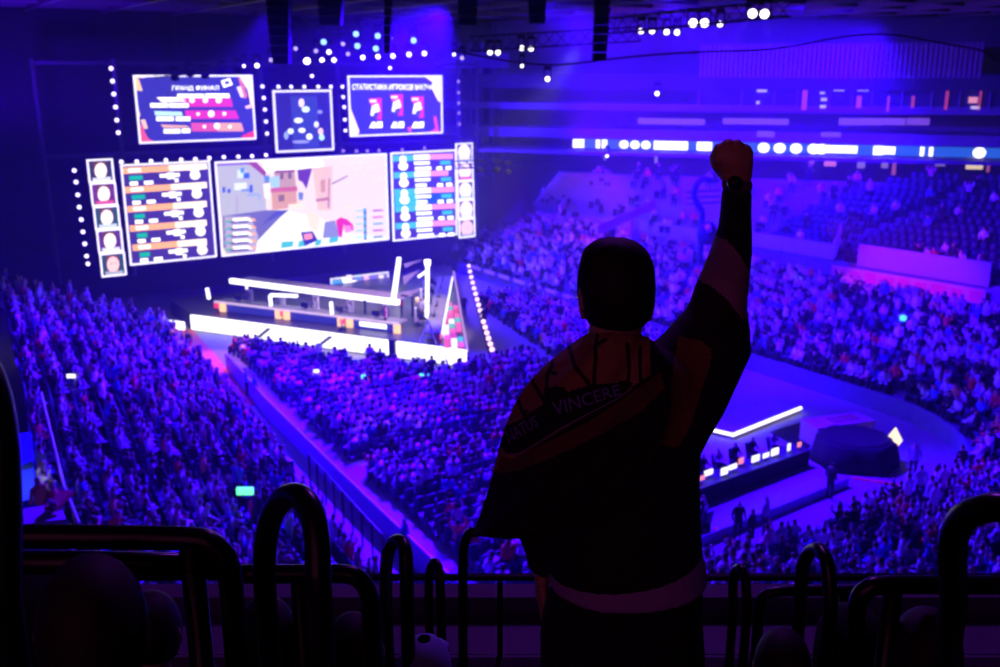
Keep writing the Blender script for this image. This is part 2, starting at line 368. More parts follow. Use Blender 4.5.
# far low barrier (dashed) at the foot of the far right stand
mm=MB()
for k in range(7):
    a=W(73-k*2.3,44.3,1.1); b=W(71.4-k*2.3,44.3,1.1); mm.boxa((a+b)/2,(b-a)/2,BV*.05,ZV*.14)
lab(mm,'barrier_rail',mat('pale_rail',(.8,.6,.75),.5,noise=.1,ns=1),'pale dashed rail at the foot of the far right stand','railing')
# floor seating rows (face the stage: +A)
def floor_block(a0,a1,b0f,b1f,sec,occ,da=.95):
    a=a1; r=0
    while a>=a0:
        r+=1; k=0; b=b0f(a)
        while b<b1f(a):
            k+=1; slots.append((W(a,b,0),ROTB,sec,r,k,occ)); b+=.56
        a-=da
stage_front=lambda b: 50+(abs(b-30))/11.9*18.7
bl=lambda a: 16.2+(a-28)*.055+.9
r=0; a=64.5
while a>48.9:
    r+=1;k=0;b=bl(a)
    while b<34:
        k+=1
        if a<stage_front(b)-5.6: slots.append((W(a,b,0),ROTB,'front floor',r,k,.97))
        b+=.56
    a-=.9
floor_block(39.6,48.0,bl,lambda a:33.5,'middle floor',.86)
floor_block(24.9,38.0,bl,lambda a:27 if a<36 else 30,'rear floor',.8)
floor_block(46,63,lambda a:35.5+(a-46)*.22,lambda a:43.6,'far floor',.88,da=1.0)
# ------------------------------------------------------------------ seat meshes
def seat_mesh():
    s=MB(); s.box(-.23,.23,-.18,.24,.38,.44); s.boxa((0,-.24,.66),Vector((.22,0,0)),Vector((0,.025,.01)),Vector((0,-.05,.26))); s.box(-.2,-.15,-.2,.15,0,.38); s.box(.15,.2,-.2,.15,0,.38)
    return s
SM=seat_mesh().mesh('stadium_seat'); SM.materials.append(seatm)
# ------------------------------------------------------------------ skinned people
def skinned(js,es,sub=1,root=0):
    me=bpy.data.meshes.new('p'); me.from_pydata([j[0] for j in js],es,[])
    o=bpy.data.objects.new('p',me); C.objects.link(o); md=o.modifiers.new('s','SKIN'); md.use_smooth_shade=True
    sv=me.skin_vertices[0].data
    for i,j in enumerate(js): sv[i].radius=(j[1],j[2] if len(j)>2 else j[1])
    for i in range(len(js)): sv[i].use_root=(i==root)
    if sub: b=o.modifiers.new('b','SUBSURF'); b.levels=sub
    dg=bpy.context.evaluated_depsgraph_get(); out=bpy.data.meshes.new_from_object(o.evaluated_get(dg)); bpy.data.objects.remove(o); return out
def human(pose,sub=1,top=0,scale=1.):
    """crowd figure facing +Y; origin at the floor. poses: lap, cheer, lean, stand, desk"""
    sit=pose in('lap','cheer','lean','desk'); hp=.50 if sit else .95; ln=.10 if pose=='lean' else (.04 if pose=='lap' else 0)
    J=[((0,-.08 if sit else 0,hp),.15,.12),((0,-.08+ln*.5 if sit else 0,hp+.22),.15,.11),((0,-.08+ln if sit else 0,hp+.44),.16,.11),((0,-.06+ln*1.4 if sit else .01,hp+.56),.065),((0,-.04+ln*1.7 if sit else .02,hp+.66),.09),((0,-.03+ln*1.8 if sit else .02,hp+.77),.085)]
    E=[(0,1),(1,2),(2,3),(3,4),(4,5)]
    y0=J[2][0][1]; zs=hp+.46
    for s in(-1,1):
        n=len(J)
        if pose=='cheer' or (pose=='lean' and s>0) : el=(s*.30,y0+.12,zs+.10); ha=(s*.22,y0+.16,zs+.36)
        elif pose=='stand': el=(s*.27,y0-.02,zs-.28); ha=(s*.26,y0+.10,zs-.50)
        elif pose=='desk': el=(s*.26,y0+.10,zs-.24); ha=(s*.15,y0+.36,zs-.22)
        else: el=(s*.27,y0+.04,zs-.26); ha=(s*.10,y0+.28,zs-.30)
        J+=[((s*.19,y0,zs),.07),(el,.05),(ha,.04)]; E+=[(2,n),(n,n+1),(n+1,n+2)]
        n=len(J)
        if sit: J+=[((s*.10,.0,hp),.10),((s*.13,.36,hp+.01),.075),((s*.13,.38,.10),.05),((s*.13,.48,.05),.045)]
        else: J+=[((s*.10,0,hp-.08),.10),((s*.11,.02,.50),.07),((s*.12,-.01,.09),.05),((s*.13,.12,.05),.045)]
        E+=[(0,n),(n,n+1),(n+1,n+2),(n+2,n+3)]
    me=skinned(J,E,sub)
    hx=J[4][0]; idx=[]
    for p in me.polygons:
        c=p.center
        if c.z>hp+.60 and abs(c.x)<.14 and abs(c.y-hx[1])<.17:
            idx.append(2 if (c.z>hp+.74 or c.y<hx[1]-.02) else 1)
        elif min((c-Vector(J[8][0])).length,(c-Vector(J[15][0])).length)<.07 or (c.z>hp+.54 and abs(c.x)<.09): idx.append(1)
        elif c.z<hp-.02 or (sit and c.z<hp+.10 and c.y>.06 and (c-Vector(J[8][0])).length>.16 and (c-Vector(J[15][0])).length>.16): idx.append(3)
        else: idx.append(0)
    me.polygons.foreach_set('material_index',idx)
    for m_ in (CL[top][1],skin,hairm,trouser): me.materials.append(m_)
    me.polygons.foreach_set('use_smooth',[True]*len(me.polygons))
    return me
_hm={}
def hmesh(pose,top,sub=1):
    if (pose,top,sub) not in _hm:
        base=_hm.get((pose,'b',sub))
        if base is None: base=human(pose,sub); _hm[(pose,'b',sub)]=base
        me=base.copy(); me.materials[0]=CL[top][1]; _hm[(pose,top,sub)]=me
    return _hm[(pose,top,sub)]
poses=['lap','lap','cheer','lean','lap']
vis=[]
for s in slots:
    x,y,d=PX(s[0]+ZV*.8)
    if x<-130 or x>1130 or y<-50 or y>700 or d<0: continue
    infr= 4<x<996 and 60<y<572
    hid=(480<x<755 and 330<y) or (572<x<660 and 238<y) or (y>515 and x<250)
    vis.append((d,infr and not hid,s))
vis.sort(key=lambda t:t[0])
cnt_p=cnt_s=0; stuffP=[]; stuffS=[]
where={'left':'row of left stand','right':'row of right stand','upper':'row of upper right stand','front floor':'front floor row counted from stage','middle floor':'middle floor row counted from stage','rear floor':'rear floor row counted from stage','far floor':'row of floor seats right of stage'}
mids={'left':'of the left stand','right':'of the right stand','upper':'of the upper right stand','front floor':'of the front floor block','middle floor':'of the middle floor block','rear floor':'of the rear floor block','far floor':'of the floor block right of stage'}
pw=[.38,.12,.30,.09,.05,.04,.02]
from mathutils import noise as NZ
for d,ok,s in vis:
    pos,rz,sec,row,k,occ=s; q=R(); has=q<occ*(.55 if NZ.noise(pos*.22)>.33 else 1) and not(sec=='left' and False); rz2=rz+random.gauss(0,.35)
    t=random.choices(range(7),pw)[0]; po=random.choice(poses)
    sc_=.97+.16*R(); jx=(R()-.5)*.26; jy=(R()-.3)*.26; pos2=pos+Vector((math.cos(rz)*jx-math.sin(rz)*jy,math.sin(rz)*jx+math.cos(rz)*jy,0))
    if R()<.10: po='stand'; sc_*=.97
    if has:
        if ok and cnt_p<300:
            cnt_p+=1; o=bpy.data.objects.new('person',hmesh(po,t)); C.objects.link(o); o.location=pos2; o.rotation_euler=(0,0,rz2); o.scale=(sc_,sc_,sc_*(.97+.1*R()))
            arms={'lap':'sitting','cheer':'with arms up','lean':'leaning forward','stand':'standing'}[po]
            props(o,'spectator in %s top %s, %s row %s, %s seat'%(CL[t][0],arms,ordw(row),mids[sec],ordw(k)),'person','spectators '+('in '+mids[sec][3:]))
        else: stuffP.append((pos2,rz2,po,t,sc_))
    if ok and cnt_s<300:
        cnt_s+=1; o=bpy.data.objects.new('stadium_seat',SM); C.objects.link(o); o.location=pos; o.rotation_euler=(0,0,rz)
        props(o,'%s dark seat, %s row %s, %s seat along'%('occupied' if has else 'empty',ordw(row),mids[sec],ordw(k)),'seat','dark seats in '+mids[sec][3:])
    elif d<75: stuffS.append((pos,rz))
def merge(name,items,srcs,ms):
    V=[];Fl=[];Ls=[];MI=[];off=0
    for it in items:
        pos,rz,key,sc_,ti=it; v,loops,starts,mi=srcs[key]; c,s_=math.cos(rz)*sc_,math.sin(rz)*sc_
        x=v[:,0]*c-v[:,1]*s_+pos.x; y=v[:,0]*s_+v[:,1]*c+pos.y; z=v[:,2]*sc_+pos.z
        V.append(np.stack([x,y,z],1)); Fl.append(loops+off); Ls.append(starts); m2=mi.copy(); 
        if ti is not None: m2=np.where(mi==0,ti,mi+6)
        MI.append(m2); off+=len(v)
    V=np.concatenate(V).astype(np.float32); L=np.concatenate(Fl).astype(np.int32); cnts=np.concatenate(Ls).astype(np.int32); st=np.concatenate([[0],np.cumsum(cnts)[:-1]]).astype(np.int32)
    me=bpy.data.meshes.new(name); me.vertices.add(len(V)); me.vertices.foreach_set('co',V.ravel()); me.loops.add(len(L)); me.loops.foreach_set('vertex_index',L)
    me.polygons.add(len(cnts)); me.polygons.foreach_set('loop_start',st); me.polygons.foreach_set('material_index',np.concatenate(MI).astype(np.int32)); me.update(calc_edges=True); me.validate()
    return link(name,me,ms)
def src(me):
    v=np.array([w.co[:] for w in me.vertices]); lo=np.concatenate([np.array(p.vertices[:]) for p in me.polygons]); st=np.array([p.loop_total for p in me.polygons]); mi=np.array([p.material_index for p in me.polygons]); return (v,lo,st,mi)
lows={p:src(human(p,0)) for p in set(poses)|{'stand'}}
o=merge('spectator_crowd',[(p,rz,po,s_,t) for p,rz,po,t,s_ in stuffP],lows,[c[1] for c in CL]+[skin,hairm,trouser])
props(o,'dense distant crowd of seated spectators filling the stands and floor','crowd',kind='stuff')
o=merge('stadium_seating',[(p,rz,'s',1.,None) for p,rz in stuffS],{'s':src(SM)},[seatm]); props(o,'rows of dark seats beneath the distant crowd','seats',kind='stuff')
# ------------------------------------------------------------------ SCREENS on the plane a=75
def chan(crop,scale): return lambda x,y:(crop[0]+x/scale,crop[1]+y/scale)
class Canvas:
    def __init__(s,D): s.D=D; s.parts={}; s.k=0
    def quad(s,pts,col,st=1.0,lay=None):
        s.k+=1; off=.05+.0016*s.k if lay is None else lay
        key=(col,st); mb=s.parts.setdefault(key,MB()); mb.poly([PA(x,y,s.D)-AV*off for x,y in pts])
    def text(s,t,p0,p1,h,col,st):     # baseline px p0->p1, height px h
        vs,fs=text_geo(t,.008); s.k+=1; off=.05+.0016*s.k; mb=s.parts.setdefault((col,st),MB()); dx=p1[0]-p0[0];dy=p1[1]-p0[1]
        mb.add([PA(p0[0]+dx*u,p0[1]+dy*u-h*v,s.D)-AV*off for u,v in vs],fs)
    def build(s,parent,name='picture'):
        mb=MB(); ms=[]
        for (c,st),b in s.parts.items():
            i=len(ms); ms.append(em('px_%d_%d_%d_%d'%(int(c[0]*99),int(c[1]*99),int(c[2]*99),int(st*10)),c,st)); mb.add(b.v,b.f,i)
        me=mb.mesh(name); return link(name,me,ms,parent)
def lerpq(q,u,v):  # quad TL TR BR BL
    a=(q[0][0]+(q[1][0]-q[0][0])*u,q[0][1]+(q[1][1]-q[0][1])*u); b=(q[3][0]+(q[2][0]-q[3][0])*u,q[3][1]+(q[2][1]-q[3][1])*u)
    return (a[0]+(b[0]-a[0])*v,a[1]+(b[1]-a[1])*v)
def screen(name,label,q,cat='screen',group=None,fw=.13,fst=1.5,D=75):
    P=[PA(*p,D) for p in q]; bs=[(p-O).dot(BV) for p in P]; zs=[p.z for p in P]
    b0,b1=(bs[0]+bs[3])/2,(bs[1]+bs[2])/2; z1,z0=(zs[0]+zs[1])/2,(zs[2]+zs[3])/2
    r=empty(name,W(D,b0,z0),label=label,cat=cat,group=group)
    m=MB(); m.abox(D,D+.3,b0-.05,b1+.05,z0-.05,z1+.05); m.build('casing',black,r)
    m=MB()
    m.abox(D-.10,D,b0,b1,z1-fw,z1); m.abox(D-.10,D,b0,b1,z0,z0+fw); m.abox(D-.10,D,b0,b0+fw,z0+fw,z1-fw); m.abox(D-.10,D,b1-fw,b1,z0+fw,z1-fw)
    m.build('lit_frame',em('frame%d'%int(fst*10),(.9,.86,1),fst),r)
    return r,Canvas(D)
def uvquad(c,q,u0,v0,u1,v1,col,st,sk=0):
    c.quad([lerpq(q,u0,v0),lerpq(q,u1,v0),lerpq(q,u1+sk,v1),lerpq(q,u0+sk,v1)],col,st)
NAV=(.10,.08,.50)
# --- top left statistics screen
q=[(132,75),(252,75),(256,140),(140,143)]; r,c=screen('video_screen','upper left screen with white Cyrillic title and magenta table rows',q,fst=1.5)
uvquad(c,q,.01,.01,.99,.99,(.07,.06,.62),.75)
T=chan((120,60),6.667)
def tq(pts,col,st): c.quad([T(*p) for p in pts],col,st)
tq([(85,100),(240,100),(150,120),(105,112)],(1,.6,.5),1.6); tq([(95,112),(118,112),(150,205),(112,205)],(1,.62,.3),1.3); tq([(112,300),(135,365),(125,385)],(1,.6,.3),1.2)
tq([(135,400),(165,395),(185,455),(160,460)],(1,.55,.4),1.4); tq([(130,420),(145,440),(185,520),(230,545),(140,550)],(.9,.1,.25),1.2)
tq([(790,105),(875,105),(890,310),(870,300),(850,200)],(1,.7,.6),1.6); tq([(775,180),(825,170),(845,245),(805,250)],(1,.75,.85),1.4); tq([(785,120),(800,115),(850,240),(830,260)],(.9,.2,.3),1.1)
tq([(830,310),(880,290),(875,320),(840,325)],(1,.6,.8),1.3); tq([(810,505),(890,470),(895,525),(815,520)],(1,.05,.15),1.1)
tq([(670,140),(730,120),(750,165),(690,185)],(1,.95,1),1.8); tq([(692,145),(722,135),(732,158),(700,166)],(.10,.08,.6),.8)
for y,col,x0,x1,sk in [(255,(1,.05,.55),400,740,12),(335,(1,.05,.55),430,770,22),(418,(1,.12,.42),470,808,18)]:
    tq([(x0,y),(x1,y),(x1+sk,y+58),(x0+8,y+58)],col,.95)
tq([(640,420),(805,418),(822,474),(650,474)],(1,.45,.3),1.1)
for x0,x1,y in [(200,318,288),(325,455,288),(240,355,378),(370,466,378),(290,400,460),(410,465,458)]: tq([(x0,y),(x1,y),(x1,y+28),(x0,y+28)],(1,.97,.98),1.9)
tq([(380,226),(555,226),(555,252),(380,252)],(1,1,1),1.9); tq([(565,224),(725,224),(730,252),(565,252)],(1,1,1),1.9); tq([(240,248),(400,248),(440,275),(280,282)],(1,.85,.85),1.7)
tq([(225,340),(410,345),(415,372),(235,372)],(.6,.9,1),1.2); tq([(265,430),(440,436),(470,452),(290,452)],(1,.5,.35),1.1)
for x,y,rr in [(478,268,18),(567,268,18),(655,268,20),(518,360,11),(605,358,22),(693,358,12),(560,444,11),(643,440,20),(730,444,11)]:
    tq([(x+rr*math.cos(t),y+rr*math.sin(t)) for t in [2*PI*k/10 for k in range(10)]],(1,.9,1),1.9)
c.text('ГРАНД ФИНАЛ',T(345,207),T(655,205),5.4,(1,1,1),2.2)
c.build(r)
# --- top middle camera screen
q=[(272,90),(331,90),(334,151),(276,152)]; r,c=screen('video_screen','small square upper middle screen showing a dim desk scene with light spots',q,fst=1.3,fw=.16)
uvquad(c,q,.02,.02,.98,.98,(.04,.03,.30),.8); uvquad(c,q,.3,.1,.75,.95,(.06,.08,.45),.8)
T=chan((260,50),4.445)
for x,y,a,b,col in [(183,235,13,20,(1,.7,.9)),(202,264,18,14,(.7,.9,1)),(170,313,20,12,(.9,.95,1)),(135,361,14,13,(.8,.95,1)),(185,357,16,11,(1,1,1)),(218,385,14,14,(1,1,1)),(249,331,11,14,(.8,.8,1)),(268,362,12,16,(1,.6,.5)),(273,388,12,14,(.5,.9,1)),(115,380,10,18,(.3,.4,1)),(265,275,12,8,(.3,.3,.9)),(180,408,40,7,(.3,.3,.9))]:
    tq([(x+a*math.cos(t),y+b*math.sin(t)) for t in [2*PI*k/10 for k in range(10)]],col,1.4)
c.build(r)
# --- top right screen
q=[(347,75),(441,76),(443,134),(350,136)]; r,c=screen('video_screen','upper right screen with a white title line and three red portraits',q,fst=1.5)
uvquad(c,q,.01,.01,.99,.99,(.07,.06,.62),.75)
T=chan((340,60),8.333)
tq([(705,140),(830,140),(835,350),(815,340),(770,250),(770,185)],(1,.75,.65),1.6); tq([(85,400),(158,590),(150,620),(90,625)],(1,.75,.6),1.5)
tq([(775,470),(800,465),(825,600),(740,600),(790,570)],(.95,.08,.2),1.1); tq([(555,560),(585,555),(595,600),(570,600)],(.95,.1,.25),1.1)
c.text('СТАТИСТИКА ИГРОКОВ МАТЧА',T(100,247),T(775,250),5.6,(1,1,1),2.4)
for x,y in [(295,320),(472,288),(645,305)]:
    tq([(x-60,y),(x+50,y-5),(x+52,y+175),(x+10,y+180),(x+8,y+80),(x-40,y+60)],(1,.05,.22),1.0); tq([(x-50,y+12),(x+5,y+10),(x+5,y+32),(x-50,y+34)],(1,.8,.9),1.6)
    tq([(x-30,y+60),(x+20,y+40),(x+35,y+100),(x-5,y+150),(x-45,y+140)],(.95,.9,1),1.7)
    tq([(x-15,y+120),(x+25,y+110),(x+20,y+150),(x-25,y+165)],(.08,.1,.7),1.0)
for i,(x0,x1,t) in enumerate([(240,350,'A B'),(418,530,'A B'),(590,695,'A B')]): tq([(x0,566),(x0+25,515),(x0+50,515),(x0+58,566)],(1,1,1),2.0); tq([(x1-46,515),(x1,512),(x1,564),(x1-46,566)],(1,1,1),2.0)
c.build(r)
# --- left team board
q=[(118,165),(209,160),(217,257),(132,265)]; r,c=screen('video_screen','left team board with orange bars, green tags and player figures',q,fst=1.5)
uvquad(c,q,.01,.01,.99,.99,(.10,.05,.36),.7)
for k in range(5):
    v=.03+k*.192
    uvquad(c,q,.03,v,.60,v+.062,(1,.42,.14),1.4); uvquad(c,q,.55,v,.97-.02*k,v+.062,(1,.80,.55),1.6); uvquad(c,q,.10,v+.012,.24,v+.05,(1,.85,.75),1.7)
    uvquad(c,q,.10,v+.085,.25-.03*(k>1),v+.13,(.0,.62,.38),.9)
    uvquad(c,q,.10,v+.145,.19,v+.18,(1,1,1),1.9); uvquad(c,q,.26,v+.145,.36,v+.18,(1,1,1),1.8); uvquad(c,q,.44,v+.085,.66,v+.12,(1,.98,.95),1.7); uvquad(c,q,.52,v+.075,.60,v+.14,(1,.98,.95),1.7); uvquad(c,q,.60,v+.14,.64,v+.175,(1,1,1),1.8)
    for (uu,vv,a,b) in [(.83,v+.055,.055,.045),(.83,v+.115,.06,.05)]:
        cx,cy=lerpq(q,uu,vv); 
        c.quad([(cx+a*88*math.cos(t),cy+b*95*math.sin(t)) for t in [2*PI*j/10 for j in range(10)]],(1,.9,.85),1.6)
c.build(r)
# --- main game screen
q=[(214,162),(386,153),(389,240),(222,256)]; r,c=screen('video_screen','large central screen showing a sunlit street scene between stone buildings',q,fst=1.5,fw=.11)
uvquad(c,q,.008,.008,.992,.992,(1,.80,.62),1.12)
c.quad([(200+x/5,140+y/5) for x,y in [(330,350),(440,352),(600,390),(760,470),(930,480),(935,500),(115,580),(280,520)]],(1,.95,.93),1.2)
T=chan((200,140),5.0)
tq([(82,120),(270,112),(325,185),(330,370),(105,380)],(.62,.60,.62),1.0)            # grey wall
tq([(82,118),(255,110),(262,122),(84,130)],(.35,.2,.75),.9); tq([(235,112),(280,110),(330,160),(325,185)],(.45,.08,.30),.9)
tq([(310,110),(560,95),(600,80),(620,130),(330,160)],(.85,1,1),1.6)
tq([(370,160),(470,150),(480,240),(375,250)],(.75,.45,.32),.9); tq([(372,152),(472,148),(472,160),(372,166)],(.45,.1,.2),.9); tq([(355,250),(480,245),(485,335),(360,350)],(.85,.42,.22),1.0)
tq([(352,240),(485,232),(485,255),(352,262)],(.75,.15,.22),1.0); tq([(390,275),(420,272),(420,305),(392,308)],(.45,.2,.15),.8); tq([(400,165),(415,164),(415,195),(400,196)],(.3,.15,.25),.7); tq([(440,163),(455,162),(455,192),(440,193)],(.3,.15,.25),.7)
tq([(345,185),(395,180),(398,235),(352,238)],(.45,.7,.9),1.1); tq([(318,180),(345,175),(345,215),(322,215)],(.15,.35,.75),.9); tq([(315,220),(345,218),(348,290),(322,290)],(1,.8,.65),1.4)
tq([(485,150),(560,140),(530,245),(510,210),(490,200)],(.22,.06,.42),.8); tq([(490,260),(515,262),(512,300),(492,300)],(.2,.3,.7),.9)
tq([(560,140),(660,130),(655,350),(590,350),(575,250)],(.95,.62,.40),1.1); tq([(600,200),(625,195),(625,260),(602,262)],(.8,.38,.22),1.0); tq([(640,190),(648,189),(645,340),(636,340)],(.7,.3,.3),.9); tq([(575,295),(640,285),(650,300),(580,308)],(.7,.25,.22),.9)
tq([(330,350),(440,352),(400,385),(270,520),(115,540),(110,380)],(.25,.22,.52),.8)      # shaded road
tq([(380,352),(445,350),(330,410),(300,430)],(.12,.12,.55),.8)
tq([(120,382),(250,380),(290,480),(275,560),(130,570)],(.65,.55,.65),.9)
tq([(530,380),(560,350),(600,400),(585,460),(545,440)],(1,.72,.45),1.3); tq([(440,320),(520,315),(520,345),(440,350)],(1,.75,.5),1.3)
for (x,y) in [(740,110),(770,140),(790,105),(735,330),(755,350),(870,190),(840,130)]: tq([(x,y),(x+40,y-12),(x+30,y+8),(x-8,y+20)],(1,.72,.42),1.3)
tq([(655,215),(735,175),(738,182),(660,222)],(.5,.35,.35),.8)
for (x,y,w,h,cc) in [(185,150,40,40,(.8,.95,1)),(215,165,30,28,(.05,.15,.75)),(200,140,20,25,(.1,.3,.8)),(110,235,14,28,(.05,.1,.7)),(135,245,16,20,(.05,.1,.7)),(245,225,16,38,(.05,.12,.75)),(170,215,60,35,(.92,.97,1)),(205,245,40,12,(.2,.3,.8)),(235,268,60,12,(.35,.45,.65)),(290,275,10,25,(.35,.45,.65)),(180,280,4,90,(.45,.3,.45))]: tq([(x,y),(x+w,y-2),(x+w,y+h-2),(x,y+h)],cc,1.1)
for k in range(5):
    y=400+k*35; tq([(118,y),(268-0*k,y-10),(282,y+3),(120,y+14)],(1,.45,.2),1.2); tq([(120,y+2),(158,y-1),(158,y+12),(122,y+14)],(.1,.6,.5),.9); tq([(160,y-8),(235,y-12),(262,y+4),(170,y+6)],(1,.95,.9),1.8); tq([(150,y+8),(240,y),(242,y+10),(152,y+17)],(.08,.08,.4),.7)
for (x0,x1,y) in [(400,465,520),(485,540,515),(570,605,510),(640,690,495)]: tq([(x0+6,y-12),(x1,y-16),(x1-6,y+12),(x0,y+20)],(.08,.65,.62),1.0)
tq([(500,460),(560,455),(585,500),(520,530)],(.05,.05,.4),.8); tq([(515,470),(555,465),(560,490),(520,500)],(1,.3,.3),1.3)
tq([(620,410),(670,400),(695,480),(610,490)],(.35,.35,.62),.9); tq([(675,400),(700,385),(730,395),(760,420),(765,450),(735,450),(715,420),(705,490),(690,480)],(.85,.03,.28),1.1); tq([(715,430),(750,425),(752,455),(722,465)],(1,.25,.5),1.3)
tq([(812,340),(828,340),(830,490),(815,495)],(.1,.5,.65),1.0)
for k in range(5):
    y=345+k*33
    tq([(772,y+5),(808,y+2),(808,y+10),(772,y+13)],(.3,.75,.75),1.1); tq([(858,y+3),(905,y),(915,y+8),(862,y+13)],[(.5,.15,.55),(.75,.2,.5),(.1,.55,.6),(.55,.15,.55),(.1,.3,.65)][k],1.0); tq([(815,y+12),(828,y+11),(828,y+20),(815,y+21)],(.08,.1,.45),.7)
c.build(r)
# --- right team board
q=[(390,152),(455,150),(458,236),(393,240)]; r,c=screen('video_screen','right team board with teal and pink bars and player figures',q,fst=1.5,fw=.14)
uvquad(c,q,.01,.01,.99,.99,(.10,.05,.42),.75)
for k in range(5):
    v=.04+k*.192
    if k==2: uvquad(c,q,.55,v+.06,.95,v+.19,(.0,.12,.7),.9); uvquad(c,q,.04,v+.05,.40,v+.19,(.05,.75,.75),.9)
    uvquad(c,q,.04,v,.38,v+.07,(.08,.68,.72),1.0); uvquad(c,q,.36,v,.62,v+.06,(1,.95,1),1.8); uvquad(c,q,.60,v,.96-.08*(k==1),v+.06,(1,.32,.75),1.3)
    uvquad(c,q,.36,v+.08,.60,v+.115,(.95,.97,1),1.8); uvquad(c,q,.37,v+.14,.62-.08*(k in(1,2)),v+.18,(.95,.97,1),1.8); uvquad(c,q,.76,v+.08,.92,v+.125,(.05,.68,.62),1.0); uvquad(c,q,.70,v+.145,.79,v+.185,(1,1,1),1.9); uvquad(c,q,.84,v+.145,.93,v+.185,(1,1,1),1.9)
    for (uu,vv,a,b) in [(.19,v+.05,.055,.045),(.19,v+.125,.075,.05)]:
        cx,cy=lerpq(q,uu,vv); c.quad([(cx+a*66*math.cos(t),cy+b*87*math.sin(t)) for t in [2*PI*j/10 for j in range(10)]],(1,.93,.95),1.7)
c.build(r)
# --- portrait columns
def portraits(q,n,side):
    for k in range(n):
        v0,v1=k/n,(k+1)/n; qq=[lerpq(q,0,v0),lerpq(q,1,v0),lerpq(q,1,v1),lerpq(q,0,v1)]
        r,c=screen('portrait_screen','%s small portrait screen from the top of the %s column'%(ordw(k+1),side),qq,group='portrait screens in the %s column'%side,fw=.11,fst=1.6)
        dk=[(.05,.05,.10),(.25,.04,.30),(.04,.12,.14),(.16,.04,.30),(.03,.10,.14)][k]
        uvquad(c,qq,.08,.07,.92,.93,dk,.8); uvquad(c,qq,.25,.10,.75,.45,(.22,.07,.06),.9)
        cx,cy=lerpq(qq,.5,.5); a=6.2;b=8
        c.quad([(cx+a*math.cos(t),cy+b*math.sin(t)) for t in [2*PI*j/12 for j in range(12)]],(1,.78,.72) if k!=4 else (1,.5,.45),1.6)
        uvquad(c,qq,.15,.78,.85,.93,[(.85,.85,1),(.8,.1,.3),(.7,.8,1),(.9,.9,1),(.5,.5,.6)][k],1.1)
        uvquad(c,qq,.40,.44,.46,.48,(.25,.1,.1),.7); uvquad(c,qq,.56,.44,.62,.48,(.25,.1,.1),.7)
        c.build(r)
portraits([(86,160),(112,158),(127,275),(102,277)],5,'left')
portraits([(455,143),(472,143),(475,237),(459,238)],5,'right')
# ------------------------------------------------------------------ round lamps on the backing frame
def disc(mb,c,n,r,seg=10,t=.05,m=0):
    n=n.normalized(); x=n.cross(ZV if abs(n.z)<.9 else Vector((1,0,0))).normalized(); y=n.cross(x)
    mb.rings([(c-n*t,x*r,y*r),(c+n*t,x*r,y*r)],seg,m)
rows=[('left of the upper left screen',[(110.8,68.4),(112.2,81),(113.5,94),(115.3,107),(116.5,120),(118,132.6)],1),
('between upper left and middle screens',[(262,86.4),(263.4,98),(264.5,109.6),(265.6,121.5),(266.7,133.5)],.8),
('above the small middle screen',[(278,86.7),(290.8,86.7),(303.9,86.7),(317.8,86.7),(330.4,86.7),(342,86.7)],.7),
('above the left board and main screen',[(121,161.8),(136.5,161.4),(150.7,161),(165.7,160.2),(180.8,159.6),(195,159),(209,158),(223.5,157),(238,156.6),(251.7,156),(265.6,155)],.9),
('between middle and upper right screens',[(342.8,97),(343.7,107),(344.4,119.7),(345,130.5)],.7),
('below the upper right screen',[(342.8,150.8),(356,151),(366.9,150.8),(378.6,150.5),(401.7,149.7),(424,148)],.6),
('right of the upper right screen',[(458,81.5),(458.1,92.7),(458.2,103),(458.4,113),(459,124)],.4),
('left of the portrait column',[(74,170.4),(75.7,182),(77.5,194.7),(79,207),(81,219.4),(82.7,231.8),(84.5,243.7),(86.3,256),(87.7,263.7)],.9)]
frame_lamp=em('frame_lamp',(.85,.75,1),2.2); frame_dim=em('frame_lamp_dim',(.5,.30,1),.9)
for t,pts,b in rows:
    for i,p in enumerate(pts):
        c=PA(*p,74.6); r=empty('round_lamp',c,label='small round lamp %s, %s in its line'%(t,ordw(i+1)),cat='lamp',group='round lamps '+t)
        m=MB(); disc(m,c,AV,.17,10,.07); hd_=m.build('housing',black,r); m=MB(); disc(m,c-AV*.09,AV,.12+.03*b,10,.03); m.build('lens',frame_lamp if b>.65 else frame_dim,hd_)
m=MB()
for b in (10.8,16.1,26.9,33.3,44.6,46.6): m.beam(W(75.5,b,3),W(75.5,b,18.8),.25)
for z in (12.1,18.5): m.beam(W(75.5,10.8,z),W(75.5,46.6,z),.25)
lab(m,'screen_rig',truss_m,'dark metal frame holding the screens and their lamps','rig')
